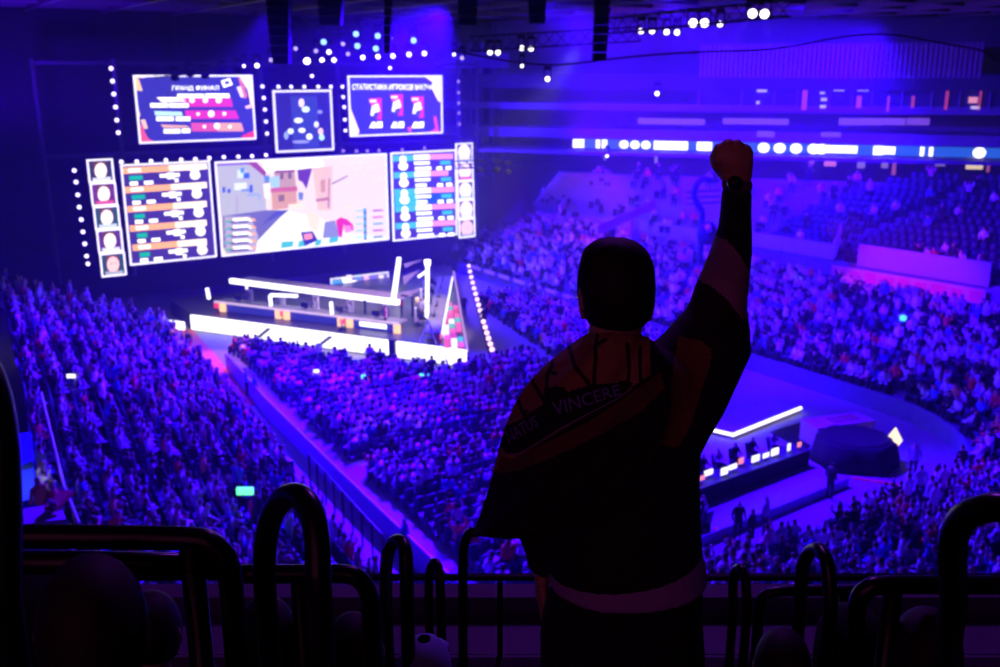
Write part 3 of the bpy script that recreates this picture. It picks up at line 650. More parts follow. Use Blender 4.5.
# ------------------------------------------------------------------ STAGE
V0=(50.,30.); 
def SP(s,d,z,k=1): # stage wing coordinates, k=1 left wing, -1 right wing
    return W(V0[0]+s*.8437+d*.5369, V0[1]+k*(s*(-.5369)+d*.8437), z)
st=empty('stage',W(50,30),label='wedge shaped stage with a glowing white front below the big screens',cat='stage')
m=MB(); outline=[W(50.1,30),W(68.7,18.2),W(74,18.2),W(74,42.9),W(72.4,42)]
m.add([p+ZV*0 for p in outline]+[p+ZV*1.18 for p in outline],[(0,1,2,3,4),(9,8,7,6,5)]+[(i,(i+1)%5,(i+1)%5+5,i+5) for i in range(5)]); m.build('deck',mat('stage_deck',(.05,.045,.06),.35,noise=.2,ns=1),st)
outline=None
for k,nm_ in ((1,'left'),):
    m=MB(); a=SP(0,-.1,.64,k); b=SP(21.9,-.1,.64,k); m.boxa((a+b)/2,(b-a)/2,(SP(0,.1,0,k)-SP(0,0,0,k)),ZV*.52); m.build('led_fascia',white_led,st)
    m=MB(); 
    for s in (11.0,16.0):   # short dark steps
        for j in range(5): m.boxa(SP(s-j*.28,-.28-.05*j,.16+.2*j,k),(SP(.13,0,0,k)-SP(0,0,0,k)),(SP(0,.12,0,k)-SP(0,0,0,k)),ZV*.07)
    m.build('steps',black,st)
DV=lambda s,d,z:W(50+s*.880+d*.475,30+s*.475-d*.880,z)
m=MB(); m.beam(DV(0,-.05,1.1),DV(25,-.05,1.1),.10,.10); m.build('edge_light',em('edge_pink',(.75,.4,.8),.9),st)
ecs=[em('step_pink',(1,.12,.42),1.0),em('step_teal',(.08,.65,.5),.9),em('step_white',(.9,.85,1),1.4),em('step_red',(.85,.05,.15),.9)]
for i_ in range(3):
    for j_ in range(9):
        if (i_*5+j_*3)%7==6: continue
        m=MB(); c_=DV(.9+j_*1.25,.30+.45*i_,1.25+.12*i_); m.boxa(c_,(DV(.5,0,0)-DV(0,0,0)),(DV(0,.18,0)-DV(0,0,0)),ZV*(.06+.12*i_)); m.build('lit_step',ecs[(i_*2+j_)%4 if (j_+i_)%3 else 0],st)
m=MB(); m.boxa(SP(5.2,-.25,.66),SP(.22,0,0)-SP(0,0,0),SP(0,.16,0)-SP(0,0,0),ZV*.66); m.build('fascia_gap_cover',black,st)
m=MB(); a=SP(22.4,-.4,.35);b=SP(23.7,-.4,.35); m.boxa((a+b)/2,(b-a)/2,SP(0,.15,0)-SP(0,0,0),ZV*.28); lab(m,'light_box',white_led,'low white glowing box at the far left corner of the stage','light')
# desks
panelc=em('desk_blue',(.05,.05,.42),.65); pinkc=em('desk_pink',(1,.12,.45),1.2); tealc=em('desk_teal',(.1,.7,.6),1.0); goldc=em('desk_gold',(1,.55,.2),1.5); railc=em('desk_rail',(.9,.62,.85),.9)
redc=em('desk_red',(.9,.05,.12),1.1)
for k,lbx in ((1,'long left team desk with dark blue lit panels and glowing corners'),(-1,'long right team desk with pink and teal lit panels')):
    d=empty('team_desk',SP(14,1.8,1.18,k),label=lbx,cat='desk')
    s_0,s_1=(5.8,21.2) if k>0 else (1.6,18.8)
    m=MB(); a=SP(s_0,2.2,1.84,k);b=SP(s_1,2.2,1.84,k); m.boxa((a+b)/2,(b-a)/2,(SP(0,.55,0,k)-SP(0,0,0,k)),ZV*.05); m.build('desk_top',mat('desk_top',(.2,.18,.22),.5,noise=.1,ns=2),d)
    m=MB(); m.boxa((a+b)/2-(SP(0,.6,0,k)-SP(0,0,0,k)),(b-a)/2,(SP(0,.04,0,k)-SP(0,0,0,k)),ZV*.07); m.build('lit_edge',railc if k>0 else white_led,d)
    for (s0,s1) in ([(15.8,20.2),(10.6,14.6),(6.2,9.4)] if k>0 else [(13.5,17.5),(8,12),(2.5,6.5)]):
        m=MB(); a=SP(s0,1.75,1.5,k);b=SP(s1,1.75,1.5,k); m.boxa((a+b)/2,(b-a)/2,(SP(0,.05,0,k)-SP(0,0,0,k)),ZV*.31); m.build('lit_panel',panelc if k>0 else pinkc,d)
        m=MB()
        if k>0:
            for s in (s0-.25,s1+.25): m.boxa(SP(s,1.6,1.42,k),(SP(.22,0,0,k)-SP(0,0,0,k)),(SP(0,.1,0,k)-SP(0,0,0,k)),ZV*.36)
            m.build('glowing_corner',goldc,d)
            m=MB(); m.boxa(SP(s1+.75,1.6,1.55,k),(SP(.22,0,0,k)-SP(0,0,0,k)),(SP(0,.1,0,k)-SP(0,0,0,k)),ZV*.16); m.build('red_marker',redc,d)
        else:
            for j in range(4): m.boxa(SP(s0+(s1-s0)*(j+.5)/4,1.65,1.5,k),(SP(.4,0,0,k)-SP(0,0,0,k)),(SP(0,.03,0,k)-SP(0,0,0,k)),ZV*.16)
            m.build('teal_blocks',tealc,d)
    if k>0:
        m=MB(); a=SP(6.8,1.68,1.5);b=SP(8.9,1.68,1.5); m.boxa((a+b)/2,(b-a)/2,SP(0,.02,0)-SP(0,0,0),ZV*.16); m.build('white_lettering_strip',em('desk_white',(.9,.9,1),2.),d)
    # monitors and players
    for j in range(5):
        s=19.6-j*2.9-(0 if k>0 else 2.2); mo=empty('monitor',SP(s,2.3,1.89,k),label='black gaming monitor on the %s team desk, %s from its outer end'%('left' if k>0 else 'right',ordw(j+1)),cat='monitor',group='monitors on the team desks')
        m=MB(); ux=(SP(1,0,0,k)-SP(0,0,0,k)); uy=(SP(0,1,0,k)-SP(0,0,0,k)); m.boxa(SP(s,2.3,2.17,k),ux*.3,uy*.02,ZV*.18); m.build('panel',black,mo)
        m=MB(); m.boxa(SP(s,2.36,1.95,k),ux*.03,uy*.03,ZV*.07); m.boxa(SP(s,2.34,1.90,k),ux*.14,uy*.1,ZV*.012); m.build('stand',black,mo)
        o=bpy.data.objects.new('person',hmesh('desk',1 if k>0 else 2)); C.objects.link(o); o.location=SP(s,3.25,1.19,k); f=-(SP(0,1,0,k)-SP(0,0,0,k)); o.rotation_euler=(0,0,math.atan2(f.y,f.x)-PI/2)
        props(o,'player seated behind the %s team desk on stage, %s from outer end'%('left' if k>0 else 'right',ordw(j+1)),'person','players at the team desks')
        ch=empty('gaming_chair',SP(s,3.45,1.19,k),label='pale gaming chair at the %s team desk, %s from outer end'%('left' if k>0 else 'right',ordw(j+1)),cat='chair',group='gaming chairs at the team desks')
        m=MB(); m.boxa(SP(s,3.62,2.0,k),ux*.27,uy*.05,ZV*.48); m.build('backrest',mat('chair_pale',(.85,.8,.85),.6,noise=.1,ns=5),ch)
        m=MB(); m.boxa(SP(s,3.38,1.6,k),ux*.27,uy*.25,ZV*.04); m.build('seat',M['chair_pale'],ch)
        m=MB(); m.tube([SP(s,3.4,1.19,k),SP(s,3.4,1.58,k)],.05,6); m.boxa(SP(s,3.4,1.22,k),ux*.28,uy*.03,ZV*.02); m.boxa(SP(s,3.4,1.22,k),ux*.03,uy*.28,ZV*.02); m.build('base',black,ch)
# roof frames over the desks
for k,lbx in ((1,'glowing white roof beam frame over the left team desk'),(-1,'glowing white roof beam frame over the right team desk')):
    rf=empty('desk_canopy',SP(14,4,1.18,k),label=lbx,cat='stage frame')
    m=MB(); m.beam(SP(7.0,3.7 if k>0 else 5.2,2.72,k),SP(22.1,4.6 if k>0 else 6.2,2.72,k),.34,.34); m.build('light_beam',white_led,rf)
    if k>0:
     m=MB(); a=SP(7.2,5.1+(k<0)*1.5,2.75,k);b=SP(21.6,5.4+(k<0)*1.5,2.75,k); m.boxa((a+b)/2,(b-a)/2,(SP(0,.8,0,k)-SP(0,0,0,k)),ZV*.05); m.build('roof_panel',mat('canopy_panel',(.25,.18,.25),.6,noise=.2,ns=2),rf)
    for s in ((7.2,21.7) if k>0 else (7.2,)):
        m=MB(); m.beam(SP(s,5.9+(k<0)*1.3,1.2,k),SP(s,5.9+(k<0)*1.3,2.7,k),.14); m.build('post',white_led if s>10 else black,rf)
# white tubes on the left wing
for pts,lbx in [([(209,299),(207,288)],'short upright light tube at the left end of the left desk'),([(271,306),(270,295),(298,296)],'bent light tube rising from the middle of the left desk'),([(332,314),(331,302)],'short upright light tube at the right part of the left desk')]:
    z=1.9; base=GP(pts[0][0],pts[0][1],z); n=ray(*pts[0]); nn=Vector((n.x,n.y,0)).normalized()
    pp=[PP(x,y,base,nn) for x,y in pts]
    m=MB()
    for i in range(len(pp)-1): m.beam(pp[i],pp[i+1],.2,.2)
    lab(m,'light_tube',white_led,lbx,'light')
# tall tube on the right of the stage (pole B) and the crossbar
pb=GP(427,321,1.2); n=ray(427,321); nn=Vector((n.x,n.y,0)).normalized(); t1=PP(427.5,265,pb,nn)
tp=empty('light_pole',pb,label='tall thin white light pole at the right of the stage',cat='light')
m=MB(); m.tube([pb,t1],.14,8); m.build('pole',white_led,tp); m=MB(); m.tube([PP(427,271,pb,nn),PP(418,277,pb,nn)],.1,6); m.build('crossbar',white_led,tp); m=MB(); m.tube([t1,t1+ZV*.35],.2,8); m.build('tip',lampm,tp)
# inner video wall
iq=[(330,279),(388,271),(389,296),(331,291)]
r,c=screen('video_screen','low inner video wall behind the roof beams on stage',iq,fst=1.2,fw=.1,D=72.5)
uvquad(c,iq,.01,.02,.99,.98,(.35,.25,.7),.8); c.quad([(330,281),(343,279),(342,287),(330,288)],(.1,.4,.95),1.1); c.quad([(341,277),(352,280),(384,285),(345,288)],(1,.97,1),2.2)
for x,cc in ((346,(1,.8,.8)),(355,(.1,.3,.8)),(363,(.9,.5,.9)),(371,(.2,.15,.6)),(378,(1,.85,.9))): c.quad([(x,275),(x+5,274.5),(x+6,279),(x+1,280)],cc,1.2); c.quad([(x,289),(x+5,288),(x+5,294),(x,294)],cc,1.1)
c.build(r)
# triangular fins near the right
fin=mat('fin_panel',(.35,.25,.4),.6,noise=.1,ns=2)
for i,(p0,p1,p2) in enumerate([((404,264),(422,260),(405,268)),((403,277),(420,270),(404,285)),((400,293),(424,288),(403,300))]):
    base=SP(12,6.2,3.4-.3*i,-1); n=ray(*p0); nn=Vector((n.x,n.y,0)).normalized(); t=[PP(*p,base,nn) for p in (p0,p1,p2)]
    m=MB(); m.add([v for v in t]+[v+nn*.15 for v in t],[(0,1,2),(5,4,3),(0,1,4,3),(1,2,5,4),(2,0,3,5)]); lab(m,'stage_fin',fin,'%s dim triangular fin from the top at the right of the stage'%ordw(i+1),'panel','triangular stage fins')
# people and props on stage / around
def stand(pos,top,face,label,name='person',pose='stand',sc=1.0,group=None):
    o=bpy.data.objects.new(name,hmesh(pose,top)); C.objects.link(o); o.location=pos; o.rotation_euler=(0,0,face); o.scale=(sc,)*3; return props(o,label,'person',group)
for i,(x,y,t,l) in enumerate([(402,318,4,'person in red top standing at the stage tip near the pole'),(417,318,6,'person in yellow top standing left of the thin light pole'),(421,322,0,'person in pale top standing just beside the thin light pole'),(386,330,5,'person in pink top standing at the right end of left desk')]):
    stand(GP(x,y,1.19),t,R()*6,l)
tr=empty('easel',GP(428,344,1.19),label='dark triangular stand with a pale outline on the stage tip',cat='stand'); g=GP(428,344,1.19)
for dx in (-.55,.55): m=MB(); m.beam(g+Vector((dx,0,0)),g+Vector((0,.2,1.5)),.09); m.build('leg',steel,tr)
m=MB(); m.beam(g+Vector((-.35,.05,.45)),g+Vector((.35,.05,.45)),.08); m.build('crossbar',steel,tr)
for x,y,l,t in [(343,348,'dark clad guard standing in front of the white stage front',2),(88/1+101,356,'dark clad guard standing at the left end of the stage',2),(474,384,'dark clad person standing right of the stage corner',2),(464,317,'dark clad person standing on the floor right of the stage',2),(484,330,'dark figure standing by the dotted light line',2)]:
    stand(GP(x,y,0),t,PI+R(),l)
hv=mat('hi_vis_green',(.05,.95,.45),.8,noise=.1,ns=5,e=None); 
def steward(x,y,l,z=0,col=None,hair=None,sc=1.):
    o=stand(GP(x,y,z),0,R()*6,l,sc=sc); me=o.data.copy(); me.materials[0]=col or hv; o.data=me
    if hair: me.materials[2]=hair
    return o
hvg=mat('hi_vis_lit',(.1,.95,.5),.8,noise=.1,ns=5)
steward(247,397,'steward in green vest standing in the side aisle, left of two',col=hvg); steward(256,403,'steward in green vest standing in the side aisle, right of two',col=hvg)
st_=steward(243,505,'steward in bright green vest among the left stand spectators',z=2.3,col=hvg)
steward(405,560,'steward in green vest behind the centre handrails',z=0,col=hvg)
# dotted light line right of the stage
for k in range(16):
    f=k/15; x=469+23*f**1.15; y=267+84*f; p=GP(x,y,.9)
    r=empty('rope_lamp',GP(x,y,0) if 0 else Vector((p.x,p.y,0)),label='small pinkish lamp on a post right of the stage, %s from the back'%ordw(k+1),cat='lamp',group='lamp posts right of the stage')
    m=MB(); m.tube([Vector((p.x,p.y,0)),p],.05,6); m.build('post',black,r); m=MB(); m.sphere(p+ZV*.1,.17,8); m.build('bulb',em('pinkbulb',(1,.6,.8),2.2),r)
# ------------------------------------------------------------------ right part of the floor: low stage, desk, draped table, crew
ls=empty('low_stage',W(34,38),label='low square platform edged with a bent white light strip',cat='stage')
pA,pB,pC=GP(700,426,.3),GP(733,434,.3),GP(801,407,.3); pD=pA+(pC-pB)
m=MB(); m.add([p-ZV*.3 for p in(pA,pB,pC,pD)]+[p-ZV*.02 for p in(pA,pB,pC,pD)],[(3,2,1,0),(4,5,6,7),(0,1,5,4),(1,2,6,5),(2,3,7,6),(3,0,4,7)]); m.build('platform',mat('low_stage',(.4,.25,.45),.4,noise=.15,ns=1),ls)
m=MB(); m.tube([pA-ZV*.05,pB-ZV*.05,pC-ZV*.05],.09,8); m.build('light_strip',white_led,ls)
dk=empty('production_desk',W(28,31),label='long dark production desk covered with screens and paper behind the man',cat='desk')
d0,d1=GP(690,502,0),GP(800,462,0); du=(d1-d0); dn=Vector((-du.y,du.x,0)).normalized()
m=MB(); m.boxa((d0+d1)/2+ZV*.76,du/2,dn*.5,ZV*.03); m.build('desk_top',mat('desk_dark',(.04,.04,.06),.6,noise=.2,ns=2),dk)
m=MB(); m.boxa((d0+d1)/2+ZV*.37-dn*.46,du/2,dn*.03,ZV*.36); m.build('front_panel',blackcloth,dk)
for f in (.02,.5,.98): m=MB(); m.boxa(d0+du*f+ZV*.37+dn*.2,du.normalized()*.04,dn*.25,ZV*.36); m.build('leg',black,dk)
wht=em('monitor_glow',(.9,.85,1),1.6); rdm=em('monitor_red',(1,.25,.35),1.2)
for i,(f,k,w) in enumerate([(.06,1,.3),(.16,0,.32),(.25,0,.32),(.34,0,.3),(.45,1,.22),(.55,0,.32),(.64,0,.32),(.73,0,.26),(.86,0,.15),(.95,1,.2)]):
    p=d0+du*f+ZV*.79; r=empty('desk_monitor',p,label='glowing monitor on the production desk, %s from the man'%ordw(i+1),cat='monitor',group='monitors on the production desk')
    m=MB(); w*=.7+.5*R(); hh_=.10+.08*R(); p=p+dn*(R()-.5)*.4; m.boxa(p+ZV*.24+dn*.02,du.normalized()*w,dn*.02,ZV*(hh_+.02)); cs_=m.build('casing',black,r); m=MB(); m.boxa(p+ZV*.24-dn*.01,du.normalized()*(w-.03),dn*.012,ZV*hh_); m.build('picture',rdm if k else wht,cs_); m=MB(); m.boxa(p+ZV*.04,du.normalized()*.03,dn*.03,ZV*.04); m.build('stand',black,r)
for i,(x,y,t) in enumerate([(703,498,2),(718,492,0),(735,486,2),(752,480,2),(773,474,1)]):
    o=stand(GP(x,y-18,0),t,math.atan2(-dn.y,-dn.x)-PI/2,'crew member in %s top seated behind the production desk, %s along'%(CL[t][0],ordw(i+1)),pose='desk',group='crew at the production desk')
    m=MB(); q_=GP(x,y-18,0); 
    cs=bpy.data.objects.new('folding_chair',SM); C.objects.link(cs); cs.location=q_; cs.rotation_euler=o.rotation_euler; props(cs,'dark chair behind the production desk, %s along'%ordw(i+1),'chair','chairs at the production desk')
for x,y,t,l in [(829,499,2,'dark clad person standing alone on the open floor near the draped table'),(737,541,2,'dark clad person standing below the production desk, leftmost of three'),(750,549,2,'dark clad person standing below the production desk, middle of three'),(764,536,1,'person standing below the production desk, rightmost of three'),(912,478,1,'person in grey top standing near the floor edge by the barrier')]:
    stand(GP(x,y,0),t,R()*6,l)
# barrier line in front of production desk
e0,e1=GP(696,548,0),GP(848,486,0); m=MB(); m.boxa((e0+e1)/2+ZV*.2,(e1-e0)/2,(e1-e0).normalized().cross(ZV)*.03,ZV*.2); lab(m,'crowd_barrier',mat('barrier_violet',(.28,.16,.40),.5,noise=.2,ns=3),'low violet barrier panel in front of the production desk','barrier')
for p,q,l in [((715,528),(757,562),'orange cable cover strip on the floor by the standing crew'),((852,478),(905,486),'orange strip on the floor near the draped table')]:
    a,b=GP(*p,.03),GP(*q,.03); m=MB(); m.boxa((a+b)/2,(b-a)/2,(b-a).normalized().cross(ZV)*.11,ZV*.03); lab(m,'floor_strip',mat('orange_strip',(1,.25,.05),.7,noise=.1,ns=3),l,'strip')
# draped round table with printed top
g=GP(853,460,0); dt=empty('draped_table',g,label='big dark draped round table on the floor in front of the pinkish crate',cat='table')
m=MB(); rs=[]
for z,rr in ((0,2.0),(.5,1.9),(1.1,1.75),(1.2,1.6)): rs.append((g+ZV*z,Vector((rr,0,0)),Vector((0,rr,0))))
m.rings(rs,30); m.v=[((v[0]-g.x)*(1+.07*math.sin(5*i_+1)+.05*math.cos(7*(i_%30)))+g.x,(v[1]-g.y)*(1+.07*math.sin(5*(i_%30)+1))+g.y,v[2]) for i_,v in enumerate(m.v)]; m.build('drape',blackcloth,dt,smooth=True)
m=MB(); m.rings([(g+ZV*1.2,Vector((1.55,0,0)),Vector((0,1.5,0))),(g+ZV*1.26,Vector((1.5,0,0)),Vector((0,1.45,0)))],20); m.build('table_top',blackcloth,dt)
g2=GP(838,452,0); p2=empty('pink_crate',g2,label='pinkish printed crate behind the dark draped table',cat='crate')
u2=(GP(870,430)-GP(800,440)).normalized(); u2.z=0; n2=u2.cross(ZV)
g2=GP(836,440,0)
m=MB(); m.boxa(g2+ZV*.55,u2*1.7,n2*.7,ZV*.55); m.build('body',mat('crate_pink',(.75,.35,.5),.7,noise=.3,ns=2),p2)
m=MB(); m.boxa(g2+ZV*1.12+u2*.3,u2*.8,n2*.35,ZV*.03); m.build('printed_top',mat('crate_print',(.6,.12,.2),.7,noise=.3,ns=3),p2)
lg=GP(892,460,0); m=MB(); ld=empty('lit_sign',lg,label='small diamond shaped yellow white lit sign on a post',cat='sign')
m.tube([lg,lg+ZV*.5],.04,6); m.build('post',black,ld); m=MB(); c0=lg+ZV*1.05; nn=Vector((lg.x,lg.y,0)).normalized(); ux=nn.cross(ZV); m.add([c0+ux*.36-nn*.05,c0+ZV*.62-nn*.05,c0-ux*.36-nn*.05,c0-ZV*.62-nn*.05,c0+ux*.36+nn*.05,c0+ZV*.62+nn*.05,c0-ux*.36+nn*.05,c0-ZV*.62+nn*.05],[(0,1,2,3),(7,6,5,4),(0,1,5,4),(1,2,6,5),(2,3,7,6),(3,0,4,7)]); m.build('diamond_panel',em('sign_yellow',(1,.75,.5),1.5),ld)
# black mats on floor
m=MB(); pp=[GP(*p,.02) for p in ((770,432),(815,418),(822,428),(806,452))]; m.add(pp+[p+ZV*.02 for p in pp],[(3,2,1,0),(4,5,6,7),(0,1,5,4),(1,2,6,5),(2,3,7,6),(3,0,4,7)]); lab(m,'floor_mat',blackcloth,'dark mat on the floor between low stage and draped table','mat')
# figure in the wall gap and glows in the right stand
stand(GP(857,262,4.3),2,PI,'dark figure with lit head in the gap of the right stand wall')
for x,y,z,l in [(337/3.33+700,280,4,'small green glow in the right stand crowd, nearer the arm'),(903,318,4,'small teal glow in the middle of the right stand crowd'),(855,252,4.6,'teal light on the figure in the stand wall gap')]:
    m=MB(); m.sphere(GP(x,y,z),.22,8); lab(m,'phone_light',em('teal_glow',(.1,.8,.8),1.2),l,'light')
m=MB(); m.sphere(GP(857,231,6.4),(.45,.3,.22),8); lab(m,'head_glow',em('vis_glow',(.9,.85,1),4),'bright white glow for the lit head in the right stand wall gap','lamp')  # glowing ball put in for the lit head of the figure
for x,y,z,l in [(245,491,4.4,'bright green glow stick in the lower left crowd'),(71,376,5,'tiny white phone light in the upper left crowd'),(366,377,1.0,'teal phone light in the front floor crowd'),(424,376,1.0,'teal phone light near the right end of front floor crowd'),(316,371,1.2,'tiny white phone light in the front floor crowd'),(163,487,3.,'small red light in the lower left crowd')]:
    c_={'b':(.2,1,.5),'t':(.1,.9,.9),'s':(1,.15,.2)}; col=(1,1,1) if 'white' in l else (1,.12,.15) if 'red' in l else (.1,.9,.9) if 'teal' in l else (.15,1,.45)
    m=MB(); g=GP(x,y,z); s_=.11 if 'tiny' in l else .17; m.boxa(g,Vector((s_*1.6,0,0)),Vector((0,s_*.4,0)),ZV*s_*.7); lab(m,'phone_light',em('ph%d%d%d'%tuple(int(9*v) for v in col),col,1.6),l,'light')
# ------------------------------------------------------------------ bottom left landing
lz=4.75
m=MB(); m.abox(20,60,-6,3.6,lz-.3,lz); struct(m,'landing',mat('landing',(.14,.10,.16),.8,noise=.3,ns=1),'dark landing at the top of the left stand')
r1=empty('stand_rail',GP(70,500,lz),label='long pinkish handrail along the top edge of the left stand',cat='railing')
a,b,c_=GP(41,393,lz+1),GP(64,486,lz+1),GP(79,523,lz+1); m=MB(); m.tube([a,b,c_],.045,8); m.build('handrail',mat('rail_pink',(.7,.45,.6),.35,noise=.1,ns=3),r1)
for f in (0,.25,.5,.75,1.): p=a.lerp(b,f); m=MB(); m.tube([p,p-ZV*1.0],.03,6); m.build('post',black,r1)
m=MB(); p,q_=GP(23,433,lz+.9),GP(27,500,lz+.9); m.boxa((p+q_)/2-ZV*.45,(q_-p)/2,(q_-p).normalized().cross(ZV)*.25,ZV*.45); lab(m,'blue_panel',mat('blue_board',(.03,.10,.75),.5,noise=.1,ns=2),'bright blue board standing at the left edge of the landing','board')
steward(44,531,'steward with red hair and yellow vest at the top of left stand',z=lz,col=mat('hi_vis_yellow',(.85,.95,.05),.8,noise=.1,ns=5),hair=mat('red_hair',(.75,.08,.06),.7,noise=.2,ns=20))
m=MB(); pp=[GP(*p,lz+1.1) for p in ((22,509),(60,503),(66,519),(24,524))]; m.add(pp+[p-ZV*.9 for p in pp],[(3,2,1,0),(4,5,6,7),(0,1,5,4),(1,2,6,5),(2,3,7,6),(3,0,4,7)]); lab(m,'counter_block',mat('pink_block',(.5,.28,.42),.7,noise=.2,ns=2),'pinkish counter block beside the yellow vested steward','counter')
m=MB(); a,b=GP(50,509,lz+1.25),GP(68,492,lz+1.35); m.beam(a,b,.35,.12); lab(m,'red_banner_roll',mat('roll_red',(.6,.03,.03),.8,noise=.2,ns=5),'dark red rolled cloth lying across the pinkish counter block','cloth')
# ------------------------------------------------------------------ overhead rig
def truss(p,q,w,name_label,n=14):
    m=MB(); d=(q-p); x=d.cross(ZV).normalized()*w/2; z=ZV*w/2; cs=[x+z,x-z,-x-z,-x+z]
    for c_ in cs: m.beam(p+c_,q+c_,.07)
    for i in range(n):
        a=p+d*i/n; b=p+d*(i+1)/n
        for j in range(4): m.beam(a+cs[j],b+cs[(j+1)%4],.04)
    for f in (.15,.85): g=p+d*f; m.beam(g,Vector((g.x,g.y,22.5)),.03)
    return lab(m,'lighting_truss',truss_m,name_label,'truss')
def RP(x,y,D): return PA(x,y,D)
truss(PA(155,72,68),PA(300,58,68),.7,'lighting truss hanging in front of the upper left screen')
truss(PA(300,50,66),PA(470,46,66),.7,'lighting truss over the middle of the screens')
truss(PA(310,28,60),PA(420,24,60),.6,'upper lighting truss above the middle screens')
truss(P3(470,44,52),P3(640,34,52),.7,'lighting truss at top centre between the speakers')
truss(P3(610,26,50),P3(790,8,46),.7,'lighting truss at top right with bright lamps')
truss(PA(455,165,72),PA(560,160,74),.6,'low truss with lamps right of the portrait column')
lamps=[(693,23,48,'b'),(704.5,23,48,'b'),(720,24,48,'s'),(641,31,50,'s'),(652,31,50,'s'),(666.6,32,50,'s'),(677,32.4,50,'s'),(490,52.5,55,'s'),(498,52.5,55,'s'),(521.5,48,55,'s'),(531,48.6,55,'s'),(522,66,55,'t'),(547.5,79,55,'s'),(657,93.6,60,'s'),(607,156,62,'t'),(752.5,13.5,46,'b'),(764.5,14,46,'b'),
(356,34,60,'c'),(323.7,42,60,'c'),(377.7,36,60,'c'),(390.6,38,60,'d'),(413.6,40.5,60,'c'),(357.4,46,60,'c'),(375.8,48.6,60,'c'),(348,54,60,'d'),(343,44,60,'d'),(316,51,60,'d'),(329,52,60,'s'),(307,61,60,'b'),(322,60,60,'s'),(334,60,60,'s'),(362.8,57.5,60,'s'),(378,56.7,60,'s'),(393,56,60,'s'),(409,54.5,60,'s'),(424.4,53.5,60,'s'),(454,54.5,60,'t'),(462,58,60,'d'),(257,65.6,60,'s'),(271,60,60,'d'),(244,66,60,'t'),(295.6,48.6,60,'d'),(312,76,60,'t'),(390,68,60,'t'),(480,170,62,'n'),(497,170,62,'n'),(508,172,62,'n'),(190,74,60,'n'),(205,76,60,'n'),(222,72,60,'n'),(238,70,60,'n'),(175,78,60,'n')]
rad={'b':.20,'s':.14,'t':.10,'c':.17,'d':.12,'n':.16}; lmm={'b':lampm,'s':em('lamp_mid',(1,.92,1),3),'t':em('lamp_small',(.95,.85,1),2.5),'c':lampblue,'d':lampdim,'n':black}
lw={'b':'large dazzling white','s':'white','t':'tiny white','c':'pale blue','d':'dim violet','n':'unlit dark'}
lamps.sort(key=lambda t:t[0]); nk={}
for x,y,D,k in lamps:
    c=P3(x,y,D); nk[k]=nk.get(k,0)+1
    r=empty('stage_light',c+ZV*.5,label='%s hanging stage light, %s of its kind counting from the left'%(lw[k],ordw(nk[k])),cat='stage light',group=lw[k]+' hanging stage lights')
    d=(O-c).normalized(); m=MB(); x_=d.cross(ZV).normalized(); y_=d.cross(x_); rr=rad[k]
    m.rings([(c+d*.02,x_*rr*1.35,y_*rr*1.15),(c-d*.35,x_*rr*1.1,y_*rr*1.1),(c-d*.55,x_*rr*.5,y_*rr*.5)],12); hd_=m.build('head',black,r)
    m=MB(); m.rings([(c+d*.03,x_*rr,y_*rr),(c+d*.06,x_*rr*.9,y_*rr*.9)],12); m.build('lens',lmm[k],hd_)
    m=MB(); m.boxa(c-d*.2+x_*rr*1.3+ZV*.2,x_*.03,d*.05,ZV*.35); m.boxa(c-d*.2-x_*rr*1.3+ZV*.2,x_*.03,d*.05,ZV*.35); m.boxa(c-d*.2+ZV*.58,x_*rr*1.4,d*.12,ZV*.09); m.build('yoke',black,r)
# speaker arrays
for i,(x0,x1,yb,xb0,xb1,D,l) in enumerate([(265,289,65,273,288,46,'large black line array speaker hanging at top left'),(316,343,26,320,340,50,'dark speaker box hanging right of the large left array'),(384,391,54,384,390,48,'slim dark speaker column hanging over the middle screens'),(457,478,26,459,476,50,'dark speaker box hanging at top centre left'),(528,547,24,530,545,48,'dark speaker box hanging left of the centre array'),(596,611,62,593,606,42,'long narrow black line array hanging near the top centre')]):
    r=empty('speaker_array',P3((x0+x1)/2,0,D)+ZV*1,label=l,cat='speaker')
    nseg=max(3,int((yb+30)/9)); pts=[]
    for k in range(nseg):
        f0=k/nseg; f1=(k+.88)/nseg; y0=-30+(yb+30)*f0; y1=-30+(yb+30)*f1
        g=lambda f:(x0+(xb0-x0)*f**1.8,x1+(xb1-x1)*f**1.8)
        a0,a1=g(f0);b0,b1=g(f1); P=[P3(a0,y0,D),P3(a1,y0,D),P3(b1,y1,D),P3(b0,y1,D)]; bk=Vector((0,.8,0)); m=MB(); m.add(P+[p+bk for p in P],[(0,1,2,3),(7,6,5,4),(0,1,5,4),(1,2,6,5),(2,3,7,6),(3,0,4,7)]); m.build('cabinet',mat('speaker_black',(.02,.022,.04),.95,noise=.2,ns=5,spec=.03),r)
    t=P3((x0+x1)/2,-30,D); m=MB(); m.beam(t+Vector((0,.4,0)),Vector((t.x,t.y+.4,22.6)),.06); m.build('hanging_chain',black,r)
# sagging cable
cb=[P3(x,y,30) for x,y in ((452,50),(480,56),(515,62),(550,65),(580,63),(612,59),(650,55),(700,52),(760,50),(800,45),(830,39),(860,35),(895,35),(930,41),(965,47),(985,52),(996,62))]
m=MB(); m.tube(spline(cb,4),.028,6); lab(m,'overhead_cable',mat('red_cable',(.12,.01,.02),.5,noise=.3,ns=1),'long sagging dark red cable crossing the hall overhead','cable')
m=MB(); m.tube([P3(28,60,50),P3(33,95,50),P3(40,130,50)],.03,6); lab(m,'hanging_wire',mat('wire_blue',(.05,.05,.2),.5,noise=.2,ns=1),'thin wire hanging at the far left','wire')
